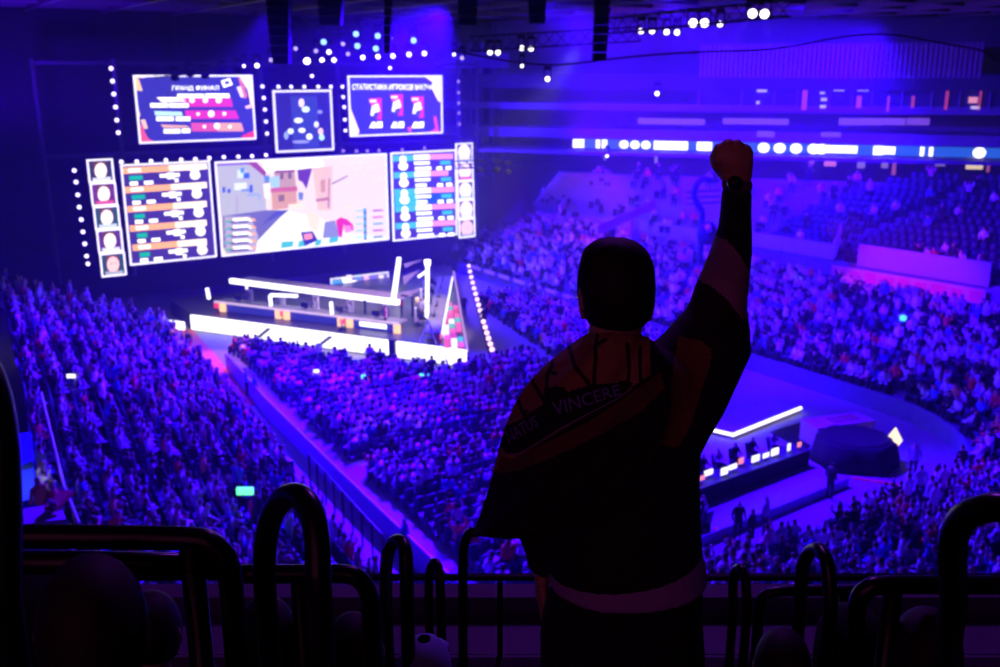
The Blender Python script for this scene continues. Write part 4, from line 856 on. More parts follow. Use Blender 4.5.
# camera crane beside the raised arm
g=GP(700,262,5.6); cr=empty('camera_crane',g,label='dark blue broadcast camera crane seen just left of the raised arm',cat='camera crane')
n=ray(700,240); nn=Vector((n.x,n.y,0)).normalized(); K=lambda x,y:PP(x,y,g,nn); crm=mat('crane_blue',(.015,.02,.10),.5,noise=.2,ns=3)
m=MB(); m.tube(spline([K(712,181),K(704,179),K(697,184),K(694,195),K(698,205),K(703,212)],3),.20,8); m.build('arm',crm,cr)
m=MB(); m.tube([K(702,212),g],.22,8); m.build('column',crm,cr)
m=MB(); m.sphere(K(707,233),(.7,.5,.85),12); m.build('camera_body',crm,cr); m=MB(); m.tube([K(706,228)-nn*.55,K(711,226)-nn*.55],.28,8); m.build('pale_hood',mat('hood_pale',(.7,.7,.8),.5,noise=.1,ns=2),cr)
m=MB(); m.box(-.3,.3,-.3,.3,0,.2)
m=MB()
for y in (192,198,204): m.tube([K(686,y),K(722,y-2)],.10,6)
m.build('guide_bars',mat('bars_blue',(.15,.2,.6),.4,m=.5,noise=.1,ns=2),cr)
# ------------------------------------------------------------------ FOREGROUND: upper deck rows, rails, glass
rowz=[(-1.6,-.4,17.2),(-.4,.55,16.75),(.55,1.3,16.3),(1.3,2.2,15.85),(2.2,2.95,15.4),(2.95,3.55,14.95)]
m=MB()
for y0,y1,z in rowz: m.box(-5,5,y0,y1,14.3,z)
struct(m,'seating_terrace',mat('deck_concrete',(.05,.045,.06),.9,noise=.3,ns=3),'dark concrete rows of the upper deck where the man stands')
m=MB(); m.box(-6,6,3.55,3.95,14.0,15.60); m.box(-6,6,3.93,4.05,14.0,15.70); struct(m,'trim_6',mat('parapet',(.22,.19,.26),.7,noise=.2,ns=4),'concrete parapet ledge at the front of the upper deck')
gb=empty('glass_barrier',Vector((0,3.62,15.60)),label='long dark railing with glass panels behind the man',cat='railing')
zt=P3(600,577,3.62).z
m=MB(); m.box(-5,5,3.606,3.634,zt-.010,zt+.010); m.build('top_rail',tubem,gb)
glass=bpy.data.materials.new('clear_glass'); glass.use_nodes=True; nt=glass.node_tree; nt.nodes.clear(); o_=nt.nodes.new('ShaderNodeOutputMaterial'); a_=nt.nodes.new('ShaderNodeBsdfTransparent'); g_=nt.nodes.new('ShaderNodeBsdfGlossy'); g_.inputs['Roughness'].default_value=.05; mx=nt.nodes.new('ShaderNodeMixShader'); fr=nt.nodes.new('ShaderNodeFresnel'); fr.inputs['IOR'].default_value=1.3
nt.links.new(fr.outputs[0],mx.inputs[0]); nt.links.new(a_.outputs[0],mx.inputs[1]); nt.links.new(g_.outputs[0],mx.inputs[2]); nt.links.new(mx.outputs[0],o_.inputs[0]); a_.inputs[0].default_value=(.9,.9,.95,1)
for x0 in (-5,-2.5,0,2.5): m=MB(); m.box(x0+.02,x0+2.48,3.615,3.625,15.61,zt-.02); m.build('glass_pane',glass,gb)
for x0 in (-2.5,0.0,2.5): m=MB(); m.box(x0-.012,x0+.012,3.60,3.64,15.60,zt-.02); m.build('post',tubem,gb)
def drop(p,z): return Vector((p.x,p.y,z))
def rowfloor(y):
    for y0,y1,z in rowz:
        if y0<=y<y1: return z
    return 14.95
def tubeobj(name,parts,label,cat='handrail',group=None,rad=.022):
    """parts: [(partname, pts)]"""
    r=empty(name,drop(parts[0][1][0],rowfloor(parts[0][1][0].y)),label=label,cat=cat,group=group)
    for pn,pts in parts: mm=MB(); mm.tube(pts,rad,14); mm.build(pn,tubem,r,smooth=True); 
    for pn,pts in parts:
        if pn in('hoop','top_bar','post'):
            for e in {0:pts[0],1:pts[-1]}.values():
                if abs(e.z-rowfloor(e.y))<.02: mm=MB(); mm.tube([drop(e,rowfloor(e.y)),drop(e,rowfloor(e.y)+.012)],rad*2.1,12); mm.build('foot_plate',tubem,r)
    return r
def hoop(pl,pr,Yl,Yr,label,rad):
    """pl: px path of the far leg upwards and over the top, then down the near leg"""
    n=len(pl); pts=[]
    for i,(x,y) in enumerate(pl): pts.append(P3(x,y,Yl+(Yr-Yl)*i/(n-1)))
    pts=spline(pts,5); a=drop(pts[0],rowfloor(pts[0].y)); b=drop(pts[-1],rowfloor(pts[-1].y))
    return tubeobj('handrail_hoop',[('hoop',[a]+pts+[b])],label,rad=rad)
hoop([(264,575),(266,540),(272,515),(282,500),(293,495),(303,499),(312,513),(317,540),(318,575)],0,1.66,1.42,'largest dark handrail hoop left of the man with a pink highlight',.0215)
hoop([(386,600),(386,570),(388,552),(393,543),(399,541),(404,546),(406,560),(407,600)],0,2.75,2.5,'middle sized dark handrail hoop between the big hoop and the man',.0205)
hoop([(429,610),(429,580),(431,567),(434,562),(438,566),(440,580),(441,610)],0,3.3,3.1,'smallest dark handrail hoop on the left nearest the glass railing',.017)
hoop([(800,610),(801,580),(804,562),(810,552),(817,549),(823,554),(828,568),(831,610)],0,2.75,2.45,'middle sized dark handrail hoop to the right of the man',.0205)
hoop([(733,610),(733,585),(735,572),(739,568),(743,572),(746,585),(747,610)],0,3.3,3.1,'small dark handrail hoop just right of the man near the glass railing',.0175)
hoop([(954,600),(952,560),(954,535),(964,517),(980,510),(1000,507),(1020,515),(1032,545),(1034,600)],0,1.75,1.5,'big thick dark handrail hoop at the right edge of the picture',.027)
hoop([(-60,600),(-58,450),(-52,400),(-40,372),(-25,362),(-12,380),(-2,420),(3,480),(3,600)],0,1.2,1.0,'very near dark handrail hoop cut off at the left edge of the picture',.020)
# tube behind the flag
pts=spline([P3(463,640,3.2),P3(463,600,3.2),P3(463,560,3.2),P3(464,545,3.2),P3(468,536,3.2),P3(476,532,3.2),P3(520,532,3.2),P3(600,533,3.2)],4)
tubeobj('handrail_hoop',[('hoop',[drop(pts[0],rowfloor(3.2))]+pts+[drop(pts[-1],rowfloor(3.2))])],'thin dark handrail curving behind the corner of the flag',rad=.018)
# row rails
def rowrail(path,Y,posts,label,rad,second=None):
    pts=spline([P3(x,y,Y) for x,y in path],4); parts=[('top_bar',pts+[drop(pts[-1],rowfloor(Y))])]
    for px_,py_ in posts: p=P3(px_,py_,Y); parts.append(('post',[drop(p,rowfloor(Y)),p]))
    if second: parts.append(('lower_bar',[P3(x,y,Y) for x,y in second]))
    return tubeobj('row_rail',parts,label,rad=rad)
rowrail([(-300,532),(-100,535),(100,537),(190,539),(212,545),(226,560),(231,585)],1.55,[(191,545),(-60,540)],'thick double dark guard rail across the lower left',.0215,[(-300,559),(100,563),(222,566)])
rowrail([(240,574),(300,574),(345,574),(360,580),(369,595),(371,620)],2.28,[(300,580)],'dark guard rail between big and middle hoops on the left',.025)
rowrail([(1200,585),(1000,585),(890,585),(868,589),(858,602),(856,630)],2.28,[(893,590),(1040,590)],'thick dark guard rail across the lower right',.025)
rowrail([(860,591),(800,591),(775,592),(763,598),(759,612)],3.05,[(845,592)],'thinner dark guard rail just right of the small hoop',.019)
# ------------------------------------------------------------------ seated people near the camera
def lathe_head(mb,c,s=1.,yaw=0):
    """skull with brow, nose and chin, facing +Y rotated by yaw"""
    rot=Matrix.Rotation(yaw,3,'Z'); vs=[];fs=[];N=20;K=14
    for i in range(K+1):
        th=PI*(i+.3)/(K+.6); z=.115*math.cos(th)
        for k in range(N):
            ph=2*PI*k/N; x=.078*math.sin(th)*math.cos(ph); y=.098*math.sin(th)*math.sin(ph)
            if z<-.02: x*=1-(-.02-z)*3.2; y*=1-(-.02-z)*1.2*(1 if y<0 else .2)
            if z<-.03 and y<0: y*=.72
            front=math.exp(-((ph-PI/2)/.22)**2)
            y+=front*(.022*math.exp(-((z+.020)/.018)**2)-.006*math.exp(-((z-.012)/.012)**2)+.008*math.exp(-((z+.085)/.02)**2)+.004*math.exp(-((z+.055)/.008)**2))
            eye=math.exp(-((abs(ph-PI/2)-.40)/.14)**2)*math.exp(-((z-.008)/.014)**2); y-=eye*.008
            vs.append(c+rot@Vector((x,y,z))*s)
    for i in range(K):
        for k in range(N):
            a=i*N+k;b=i*N+(k+1)%N; fs.append((a,b,b+N,a+N))
    fs.append(tuple(range(N))); fs.append(tuple(K*N+k for k in range(N-1,-1,-1))); mb.add(vs,fs)
    for e in(-1,1):
        ec=c+rot@Vector((e*.080*s,-.005*s,-.008*s)); mb.rings([(ec-ZV*.028*s,Vector((.008,0,0)),Vector((0,.010,0))),(ec,Vector((.013,0,0)),Vector((0,.018,0))),(ec+ZV*.028*s,Vector((.010,0,0)),Vector((0,.014,0)))],8)
def hairshell(mb,c,s=1.,yaw=0,low=-.03,puff=1.12,back=-.07):
    rot=Matrix.Rotation(yaw,3,'Z'); N=24;K=12;vs=[];fs=[]
    for i in range(K+1):
        for k in range(N):
            ph=2*PI*k/N; f=max(0,math.sin(ph)); zl=back*(1-f)+.045*f if f>.35 else back*(1-f)+low*f
            zmax=.118; z=zmax+(zl-zmax)*(i/K)**1.0
            q_=max(0,1-(z/.122)**2) ; rr=math.sqrt(q_)
            n_=1+.012*math.sin(9*ph+i*1.7)
            x=.078*puff*rr*math.cos(ph)*n_; y=.098*puff*rr*math.sin(ph)*n_
            if z<-.03 and y<0: y*=.86
            vs.append(c+rot@Vector((x,y,z*1.06))*s)
    for i in range(K):
        for k in range(N): a=i*N+k;b=i*N+(k+1)%N; fs.append((a,b,b+N,a+N))
    fs.append(tuple(range(N))); fs.append(tuple(K*N+k for k in range(N-1,-1,-1)))
    mb.add(vs,fs)
def remeshed(mb,vox,sm=4):
    me=mb.mesh('r'); return evaluated(me,[('REMESH',dict(mode='VOXEL',voxel_size=vox,use_smooth_shade=True)),('SMOOTH',dict(factor=.5,iterations=sm))])
def seated(px_,py_,Y,s,label,top,hair=hairm,yaw=0.,kind='short',lean=0.,hm_=None):
    """px_,py_: centre of the head in the photo"""
    hc=P3(px_,py_,Y); fz=rowfloor(Y-.15); seat=hc.z-.78*s; root=empty('person',Vector((hc.x,hc.y,fz)),label=label,cat='person')
    b=MB(); lathe_head(b,hc,s,yaw); X=Vector((1,0,0)); Yv=Vector((0,1,0)); tc=hc+Vector((0,-.03,0))
    b.rings([(tc-ZV*.06,X*.055*s,Yv*.06*s),(tc-ZV*.13*s,X*.058*s,Yv*.062*s),(tc-ZV*.19*s,X*.10*s,Yv*.07*s)],14)
    b.rings([(tc-ZV*(.17*s),X*.10*s,Yv*.07*s),(tc-ZV*.22*s,X*.19*s,Yv*.09*s),(tc-ZV*.33*s,X*.19*s,Yv*.11*s),(tc-ZV*.52*s,X*.16*s,Yv*.11*s),(tc-ZV*.72*s,X*.17*s,Yv*.12*s)],18)
    hips=tc-ZV*.70*s; lz_=max(hips.z,fz+.35)
    for e in(-1,1):
        kn=hips+Vector((e*.11,.42,.02)); an=Vector((kn.x,kn.y+.0,fz+.07))
        b.tube([hips+Vector((e*.09,0,0)),hips+Vector((e*.10,.2,.01)),kn],[.09,.08,.06],12); b.tube([kn,an],[.058,.04],12); b.tube([an-Vector((0,.05,.02)),an+Vector((0,.15,-.03))],[.04,.035],10)
        sh=tc+Vector((e*.18*s,0,-.24*s)); el=sh+Vector((e*.05,.05,-.27)); ha=el+Vector((-e*.12,.22,.02))
        b.tube([sh,el],[.055,.042],12); b.tube([el,ha],[.04,.028],12); b.rings([(ha,X*.03,ZV*.02),(ha+Yv*.05,X*.042,ZV*.018),(ha+Yv*.09,X*.035,ZV*.014)],10)
        for j in range(4): fp=ha+Vector((-.03+.02*j,.09,0)); b.tube([fp,fp+Vector((0,.035,-.008)),fp+Vector((0,.06,-.03))],[.009,.0085,.0075],8)
        b.tube([ha+Vector((-e*.035,.03,0)),ha+Vector((-e*.06,.065,-.01))],[.011,.009],8)
    me=remeshed(b,.011,2); link('body',me,skin,root,True)
    h=MB()
    if kind=='short': hairshell(h,hc,s,yaw)
    elif kind=='long': hairshell(h,hc,s,yaw,puff=1.18,back=-.11); h.rings([(hc+Vector((0,-.05,-.02)),X*.09,Yv*.06),(hc+Vector((0,-.07,-.14)),X*.10,Yv*.055),(hc+Vector((0,-.09,-.28)),X*.085,Yv*.04)],16)
    elif kind=='cap': hairshell(h,hc,s,yaw,puff=1.16,back=-.03,low=.0); 
    if kind=='cap': 
        h.rings([(hc+Vector((0,.08,.02)),X*.07,ZV*.012),(hc+Vector((0,.13,.015)),X*.065,ZV*.008),(hc+Vector((0,.17,.005)),X*.04,ZV*.005)],14); h.build('cap',hm_ or hair,root,True)
        h2=MB(); hairshell(h2,hc,s,yaw,puff=1.08,back=-.07); h2.build('hair',hair,root,True)
    elif kind=='hood': 
        h.rings([(hc+ZV*.135,X*.02,Yv*.02),(hc+ZV*.115,X*.07,Yv*.085),(hc+ZV*.06,X*.10,Yv*.118),(hc-ZV*.02,X*.105,Yv*.12),(hc-ZV*.10,X*.10,Yv*.11),(hc-ZV*.18,X*.13,Yv*.11)],20); h.build('hood',hm_ or blackcloth,root,True)
    if kind in('short','long'): h.build('hair',hair,root,True)
    j=MB(); j.rings([(tc-ZV*(.155*s),X*.075,Yv*.075),(tc-ZV*.19*s,X*.13*s,Yv*.09*s),(tc-ZV*.225*s,X*.205*s,Yv*.105*s),(tc-ZV*.33*s,X*.21*s,Yv*.125*s),(tc-ZV*.52*s,X*.18*s,Yv*.125*s),(tc-ZV*.70*s,X*.19*s,Yv*.135*s)],20)
    for e in(-1,1):
        sh=tc+Vector((e*.18*s,0,-.24*s)); el=sh+Vector((e*.05,.05,-.27)); ha=el+Vector((-e*.12,.22,.02)); j.tube([sh,el],[.072,.058],12); j.tube([el,ha],[.058,.045],12)
    link('jacket',remeshed(j,.013,3),top,root,True)
    # its seat
    sr=empty('stadium_seat',Vector((hc.x,hc.y,fz)),label='dark folding seat under the '+label.replace('filling the ','').replace('spectator with ','').replace(' at the bottom beside',' beside').replace('seen through','behind').replace(' silhouette',''),cat='seat')
    sm_=seatm; zz=hips.z-.13*s
    q_=MB(); q_.box(hc.x-.22,hc.x+.22,hc.y-.22,hc.y+.2,zz-.05,zz); q_.build('seat',sm_,sr); q_=MB(); q_.box(hc.x-.21,hc.x+.21,hc.y-.245,hc.y-.205,zz+.03,zz+.36); q_.build('backrest',sm_,sr)
    q_=MB(); q_.box(hc.x-.2,hc.x+.2,hc.y-.2,hc.y-.12,fz,zz-.05); q_.build('leg',black,sr)
    return root
seated(93,630,1.42,1.0,'spectator with big round dark hair silhouette filling the lower left',blackcloth,yaw=.2)
seated(17,628,1.75,.95,'spectator in dark hood at the bottom left corner',blackcloth,kind='hood',yaw=-.2)
seated(152,632,2.5,.95,'spectator with small head right of the big lower left head',blackcloth)
seated(268,640,2.3,.95,'spectator with dark hair seen through the largest hoop',blackcloth,yaw=.4)
seated(354,655,2.5,1.0,'spectator with dark hair between the large and middle left hoops',blackcloth,yaw=.3)
seated(425,672,2.55,.9,'spectator in pale blue cap at the bottom beside the small hoop',blackcloth,kind='cap',hm_=mat('cap_blue',(.35,.45,.85),.8,noise=.1,ns=20))
seated(925,655,2.25,1.0,'spectator with long hair at lower right under the big hoop',blackcloth,kind='long',yaw=-.3)
seated(782,668,2.5,.95,'spectator with dark hair at the bottom right of the man',blackcloth,yaw=-.2)
seated(850,650,2.6,1.0,'spectator in dark hood between the two right hoops',blackcloth,kind='hood')
# ------------------------------------------------------------------ THE MAN
YM=2.05
man=empty('person',P3(620,600,YM)*1.0,label='man standing with raised right fist, flag draped on his back',cat='person')
man.location.z=15.85; man.matrix_basis=Matrix.Translation(man.location)
def sec(pl,pr,Y,thick,Y2=None):
    a=P3(pl[0],pl[1],Y);b=P3(pr[0],pr[1],Y2 or Y); return ((a+b)/2,(b-a)/2,Vector((0,thick,0)))
X=Vector((1,0,0)); Yv=Vector((0,1,0))
hc=P3(615.5,288,YM); 
b=MB(); lathe_head(b,hc+ZV*-.005,.98,.35)
b.rings([sec((590,318),(642,318),YM-.01,.055),sec((588,332),(641,332),YM-.01,.058),sec((584,345),(646,345),YM-.01,.065),sec((570,356),(665,356),YM,.08)],20)
b.rings([sec((575,352),(662,352),YM,.075),sec((562,366),(676,366),YM+.01,.085),sec((560,400),(688,400),YM+.01,.095),sec((562,480),(684,480),YM+.01,.095),sec((562,560),(688,560),YM+.01,.10),sec((560,620),(686,620),YM+.01,.10)],24)
SHR=P3(676,368,YM+.02); ELR=P3(727,295,YM+.12); WRR=P3(738,192,YM+.03)
b.tube([SHR,SHR.lerp(ELR,.5),ELR],[.046,.042,.038],14); b.tube([ELR,ELR.lerp(WRR,.3),WRR],[.034,.031,.024],14)
SHL=P3(572,382,YM+.04); ELL=P3(530,465,YM+.02); WRL=P3(543,562,YM+.10)
b.tube([SHL,SHL.lerp(ELL,.5),ELL],[.045,.042,.038],14); b.tube([ELL,ELL.lerp(WRL,.3),WRL],[.036,.034,.027],14)
# raised fist: palm away from the camera, fingers curled forward, thumb on the left side wrapping the front
Q=lambda x,y,d: P3(x,y,YM+d)
b.rings([(Q(737,183,.02),X*.030,Yv*.022),(Q(736,174,.02),X*.034,Yv*.024),(Q(734,163,.015),X*.041,Yv*.026),(Q(733,152,.015),X*.043,Yv*.024),(Q(733,147,.02),X*.040,Yv*.018)],16)
for i,(x,y,r_) in enumerate([(718.5,147.5,.0098),(727.7,142.8,.0102),(737.2,143.2,.0100),(746.2,148.2,.0092)]):
    b.tube([Q(x+(1-i)*.6,y+16,.0),Q(x,y+2,.010),Q(x,y,.022),Q(x,y+1,.045)],[r_*.9,r_,r_*1.02,r_],10)
    b.tube([Q(x,y+1,.045),Q(x+.3,y+9,.066),Q(x+.5,y+16,.058),Q(x+.8,y+15,.040)],[r_,r_*.97,r_*.93,r_*.85],10)
b.tube([Q(727,177,.03),Q(717,165,.040),Q(714.5,157,.058),Q(720,155,.075),Q(728,156,.082)],[.014,.0135,.0125,.012,.010],10)
b.tube([Q(718,168,.02),Q(716,160,.02),Q(716.5,152,.025)],[.011,.0125,.012],10)
# left hand, relaxed beside the hip
hl=P3(542,572,YM+.10)
b.rings([(hl,X*.02,Yv*.028),(hl-ZV*.03,X*.018,Yv*.038),(hl-ZV*.07,X*.016,Yv*.040)],12)
for i in range(4):
    p=hl+Vector((0,.03-.02*i,-.07)); b.tube([p,p+Vector((.004,0,-.035)),p+Vector((.016,0,-.062))],[.0095,.009,.008],8)
b.tube([hl+Vector((0,-.035,-.02)),hl+Vector((.004,-.05,-.055)),hl+Vector((.01,-.048,-.075))],[.011,.010,.009],8)
# legs
def legsec(x,y,rx,ry): pass
hipZ=P3(600,620,YM).z; fz=15.85
legs={}
for e,pxl in((-1,576),(1,662)):
    hx=P3(pxl,640,YM).x; legs[e]=hx
    b.tube([Vector((hx,YM+.01,hipZ)),Vector((hx+e*.01,YM+.01,hipZ-.2)),Vector((hx+e*.02,YM+.02,fz+.48)),Vector((hx+e*.02,YM,fz+.30)),Vector((hx+e*.02,YM-.01,fz+.08))],[.070,.066,.05,.05,.036],14)
    b.tube([Vector((hx+e*.02,YM-.05,fz+.045)),Vector((hx+e*.03,YM+.06,fz+.04)),Vector((hx+e*.035,YM+.17,fz+.032))],[.035,.04,.03],10)
me=remeshed(b,.005,1); link('body',me,mat('man_skin',(.50,.26,.20),.55,noise=.08,ns=20),man,True)
# short hair following the skull, nape line
h=MB(); N=28
hr=[((606,238.6),(625,238.6),.02),((596,240),(634,240),.042),((588,245),(643,245),.060),((581,253),(650,253),.082),((577,265),(654,265),.097),((575,278),(655.5,278),.104),((575,291),(655.5,291),.104),((577,302),(654.5,302),.098),((581,311),(652,311),.088),((586,320),(648,320),.075),((591,328),(641,328),.060)]
vs=[];fs=[]
for i,(pl,pr,th_) in enumerate(hr):
    c_,ax,ay=sec(pl,pr,YM,th_)
    for k in range(N):
        t=2*PI*k/N; p=c_+ax*math.cos(t)+ay*math.sin(t)*1.0
        f=math.sin(t-.35)      # front side towards the screens shows the face
        if f>.30 and i>3: p=c_+(p-c_)*(1-.22*min(1,(f-.30)*3))
        vs.append(p+ZV*.002*math.sin(7*t+i*2.1))
for i in range(len(hr)-1):
    for k in range(N): a=i*N+k;q_=i*N+(k+1)%N; fs.append((a,q_,q_+N,a+N))
fs.append(tuple(range(N))); fs.append(tuple((len(hr)-1)*N+k for k in range(N-1,-1,-1))); h.add(vs,fs); ho=h.build('hair',mat('man_hair',(.006,.005,.006),.75,noise=.4,ns=60),man,True)
md=ho.modifiers.new('s','SUBSURF'); md.levels=1; md.render_levels=1
for x,y in ((649,308),(584,306)):
    e=MB(); c_=P3(x,y,YM-.005); e.rings([(c_-ZV*.028,X*.006,Yv*.008),(c_-ZV*.012,X*.010,Yv*.014),(c_+ZV*.008,X*.013,Yv*.020),(c_+ZV*.024,X*.010,Yv*.014)],12); e.build('ear',M['man_skin'],man,True)
# glasses temple and lens rim at the left edge of the face
g=MB(); g.tube([P3(579,298,YM+.00),P3(577.2,297.5,YM+.05),P3(576.5,298,YM+.088)],.0022,6); g.tube([P3(576.5,295,YM+.090),P3(574.5,299,YM+.097),P3(576.5,303,YM+.095)],.0018,6); 
fx=[P3(576.5+(u*52),299,YM+.096+.018*math.sin(PI*u)) for u in (0,.15,.3,.42,.58,.7,.85,1)]; g.tube(fx,.0018,6); g.tube([fx[-1],P3(651,299,YM+.04)],.0022,6)
g.build('glasses',mat('glasses_metal',(.5,.5,.5),.3,m=.8,noise=.1,ns=5),man)
# trousers
t=MB(); t.rings([sec((556,575),(699,575),YM+.01,.125),sec((549,590),(703,590),YM+.01,.135),sec((543,608),(702,608),YM+.01,.14),sec((540,628),(703,628),YM+.01,.142),sec((539,640),(704,640),YM+.01,.135)],24)
for e in(-1,1):
    hx=legs[e]; cx=(573.5 if e<0 else 667); 
    p0=sec((540 if e<0 else 628,642),(613 if e<0 else 704,642),YM+.01,.125); t.rings([p0,sec((540 if e<0 else 632,660),(608 if e<0 else 704,660),YM+.01,.115),(Vector((hx+e*.005,YM+.01,hipZ-.30)),X*.085,Yv*.105),(Vector((hx+e*.02,YM+.02,fz+.48)),X*.078,Yv*.088),(Vector((hx+e*.02,YM,fz+.10)),X*.07,Yv*.085)],20)
    sh=MB(); sh.rings([(Vector((hx+e*.02,YM-.09,fz+.03)),X*.03,ZV*.028),(Vector((hx+e*.02,YM-.05,fz+.05)),X*.042,ZV*.05),(Vector((hx+e*.03,YM+.06,fz+.045)),X*.046,ZV*.045),(Vector((hx+e*.035,YM+.16,fz+.03)),X*.045,ZV*.03),(Vector((hx+e*.035,YM+.21,fz+.025)),X*.025,ZV*.02)],14); sh.build('shoe',mat('shoe_dark',(.03,.03,.035),.6,noise=.2,ns=10),man,True)
link('trousers',remeshed(t,.011,4),mat('man_trousers',(.006,.006,.012),.9,noise=.3,ns=30),man,True)
# t-shirt showing below the jacket
t=MB(); t.rings([sec((552,500),(696,500),YM+.01,.13),sec((550,545),(700,540),YM+.01,.145),sec((549,572),(705,562),YM+.01,.155),sec((548,582),(707,578),YM+.01,.158)],32)
link('t_shirt',remeshed(t,.009,2),mat('tshirt_pale',(.38,.20,.55),.85,noise=.1,ns=20),man,True)
# jacket body with both sleeves
jk=MB()
jk.rings([sec((589,336),(643,336),YM-.01,.068),sec((578,345),(655,345),YM-.01,.085),sec((562,354),(672,352),YM,.10),sec((550,368),(694,366),YM+.005,.125),sec((546,390),(703,388),YM+.01,.135),sec((547,430),(701,430),YM+.01,.14),sec((548,480),(699,480),YM+.01,.14),sec((548,520),(700,518),YM+.01,.15),sec((547,556),(701,541),YM+.01,.158),sec((547,569),(701,549),YM+.01,.160)],32)
sl=[((640,352),(700,452),.0,.10),((652,345),(708,435),.02,.105),((664,335),(722,412),.05,.10),((676,322),(738,378),.08,.095),((687,310),(750,352),.10,.09),((692,298),(749,330),.12,.082),((697,284),(746,308),.12,.076),((703,270),(747,292),.12,.07),((708,258),(749,272),.10,.066),((714,242),(751,252),.08,.062),((719,228),(751,232),.06,.056),((721,210),(750.5,212),.04,.050),((722,196),(751,197),.03,.046),((722.5,190),(751,190.5),.02,.044)]
jk.rings([sec(a,c_,YM+d,th_) for a,c_,d,th_ in sl],26)
jk.tube([SHL+Vector((.02,0,.0)),SHL.lerp(ELL,.5),ELL,ELL.lerp(WRL,.5),P3(547,553,YM+.08)],[.070,.068,.064,.058,.050],18)
jk.tube([P3(547,552,YM+.08),P3(546,566,YM+.09)],[.052,.044],18)
jm=remeshed(jk,.005,4)
jdark=mat('jacket_dark',(.010,.008,.016),.85,noise=.25,ns=30); jlight=mat('jacket_light',(.34,.17,.33),.85,noise=.1,ns=30); jbrown=mat('jacket_brown',(.20,.085,.04),.9,noise=.2,ns=20)
def inpoly(x,y,P):
    r=False;n=len(P)
    for i in range(n):
        x0,y0=P[i];x1,y1=P[(i+1)%n]
        if (y0>y)!=(y1>y) and x<(x1-x0)*(y-y0)/(y1-y0)+x0: r=not r
    return r
stripe=[(690,262),(706,250),(714,234),(726,240),(738,252),(749,270),(756,272),(756,322),(741,318),(728,300),(712,287),(696,278)]
brown=[(678,336),(702,341),(712,350),(709,368),(700,395),(692,422),(680,446),(665,447),(652,436),(662,415),(670,395),(673,370)]
mi=[]
for p in jm.polygons:
    x,y,_=PX(p.center); mi.append(1 if inpoly(x,y,stripe) else (2 if inpoly(x,y,brown) and p.center.y<YM+.05 else 0))
jo=link('jacket',jm,[jdark,jlight,jbrown],man,True); jm.polygons.foreach_set('material_index',mi)
# cuff and wrist watch
c_=MB(); c_.rings([sec((723,190),(750.5,190.5),YM+.02,.040),sec((722,184),(752,185),YM+.02,.042),sec((723,180),(751,181),YM+.02,.038)],20); c_.build('cuff',mat('cuff_violet',(.14,.06,.15),.85,noise=.2,ns=20),man,True)
c_=MB(); wc=P3(735,183,YM-.025); c_.rings([(wc+Yv*.002,X*.017,ZV*.015),(wc-Yv*.010,X*.015,ZV*.013)],18); c_.build('wrist_watch',black,man,True)
# ---- flag draped over the back
rowsF=[ # t, left px, right px, left depth, mid depth, right depth
(0,(586,335),(648,338),YM-.02,YM-.105,YM-.06),(.08,(563,350),(658,346),YM-.0,YM-.135,YM-.10),(.18,(533,377),(668,366),YM+.0,YM-.165,YM-.13),(.30,(515,403),(672,392),YM+.0,YM-.175,YM-.145),(.44,(502,438),(668,425),YM+.0,YM-.18,YM-.15),(.58,(495,468),(658,455),YM+.0,YM-.18,YM-.155),(.72,(487,497),(636,486),YM+.0,YM-.18,YM-.16),(.86,(479,520),(604,512),YM-.01,YM-.17,YM-.165),(1,(474,535),(556,532),YM-.03,YM-.13,YM-.165)]
NU,NV=120,150
def frow(t):
    for i in range(len(rowsF)-1):
        a,b_=rowsF[i],rowsF[i+1]
        if t<=b_[0]+1e-9:
            f=(t-a[0])/(b_[0]-a[0]); f2=f
            L=lambda p,q:(p[0]+(q[0]-p[0])*f2,p[1]+(q[1]-p[1])*f2)
            return L(a[1],b_[1]),L(a[2],b_[2]),a[3]+(b_[3]-a[3])*f,a[4]+(b_[4]-a[4])*f,a[5]+(b_[5]-a[5])*f
def fpt(u,t,off=0):
    # smooth the row parameters a little
    ts=[max(0,min(1,t+d)) for d in(-.05,0,.05)] if .02<t<.98 else [t]
    rs=[frow(x) for x in ts]; av=lambda g:sum(g(r) for r in rs)/len(rs)
    lx,ly=av(lambda r:r[0][0]),av(lambda r:r[0][1]); rx,ry=av(lambda r:r[1][0]),av(lambda r:r[1][1]); dl,dm,dr=av(lambda r:r[2]),av(lambda r:r[3]),av(lambda r:r[4])
    x=lx+(rx-lx)*u; y=ly+(ry-ly)*u
    y+=5*math.sin(PI*u)*(t**3)                                # sagging hem
    y-=3.0*math.sin(PI*u)*(1-t)**6
    if u<.5: w=u/.5; d=dl+(dm-dl)*math.sin(w*PI/2)**1.0
    else: w=(u-.5)/.5; d=dm+(dr-dm)*w*w
    fold=.006*math.sin(u*17+t*9)*t+.004*math.sin(u*31-t*6)*t+.004*math.sin((u+t)*23)
    return P3(x,y,d-off+fold),(x,y)
txt=lambda pts:[ (480+x/4.6875,320+y/4.6875) for x,y in pts]
band=txt([(92,500),(170,480),(300,395),(320,320),(400,315),(405,340),(540,298),(700,285),(720,300),(640,370),(550,412),(380,505),(250,590),(180,625),(120,628),(92,600)])
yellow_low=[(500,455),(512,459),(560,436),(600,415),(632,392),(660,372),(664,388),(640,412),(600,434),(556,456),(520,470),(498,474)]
fvm=[];px=[]
for j in range(NV+1):
    for i in range(NU+1):
        p,q_=fpt(i/NU,j/NV); fvm.append(p); px.append(q_)
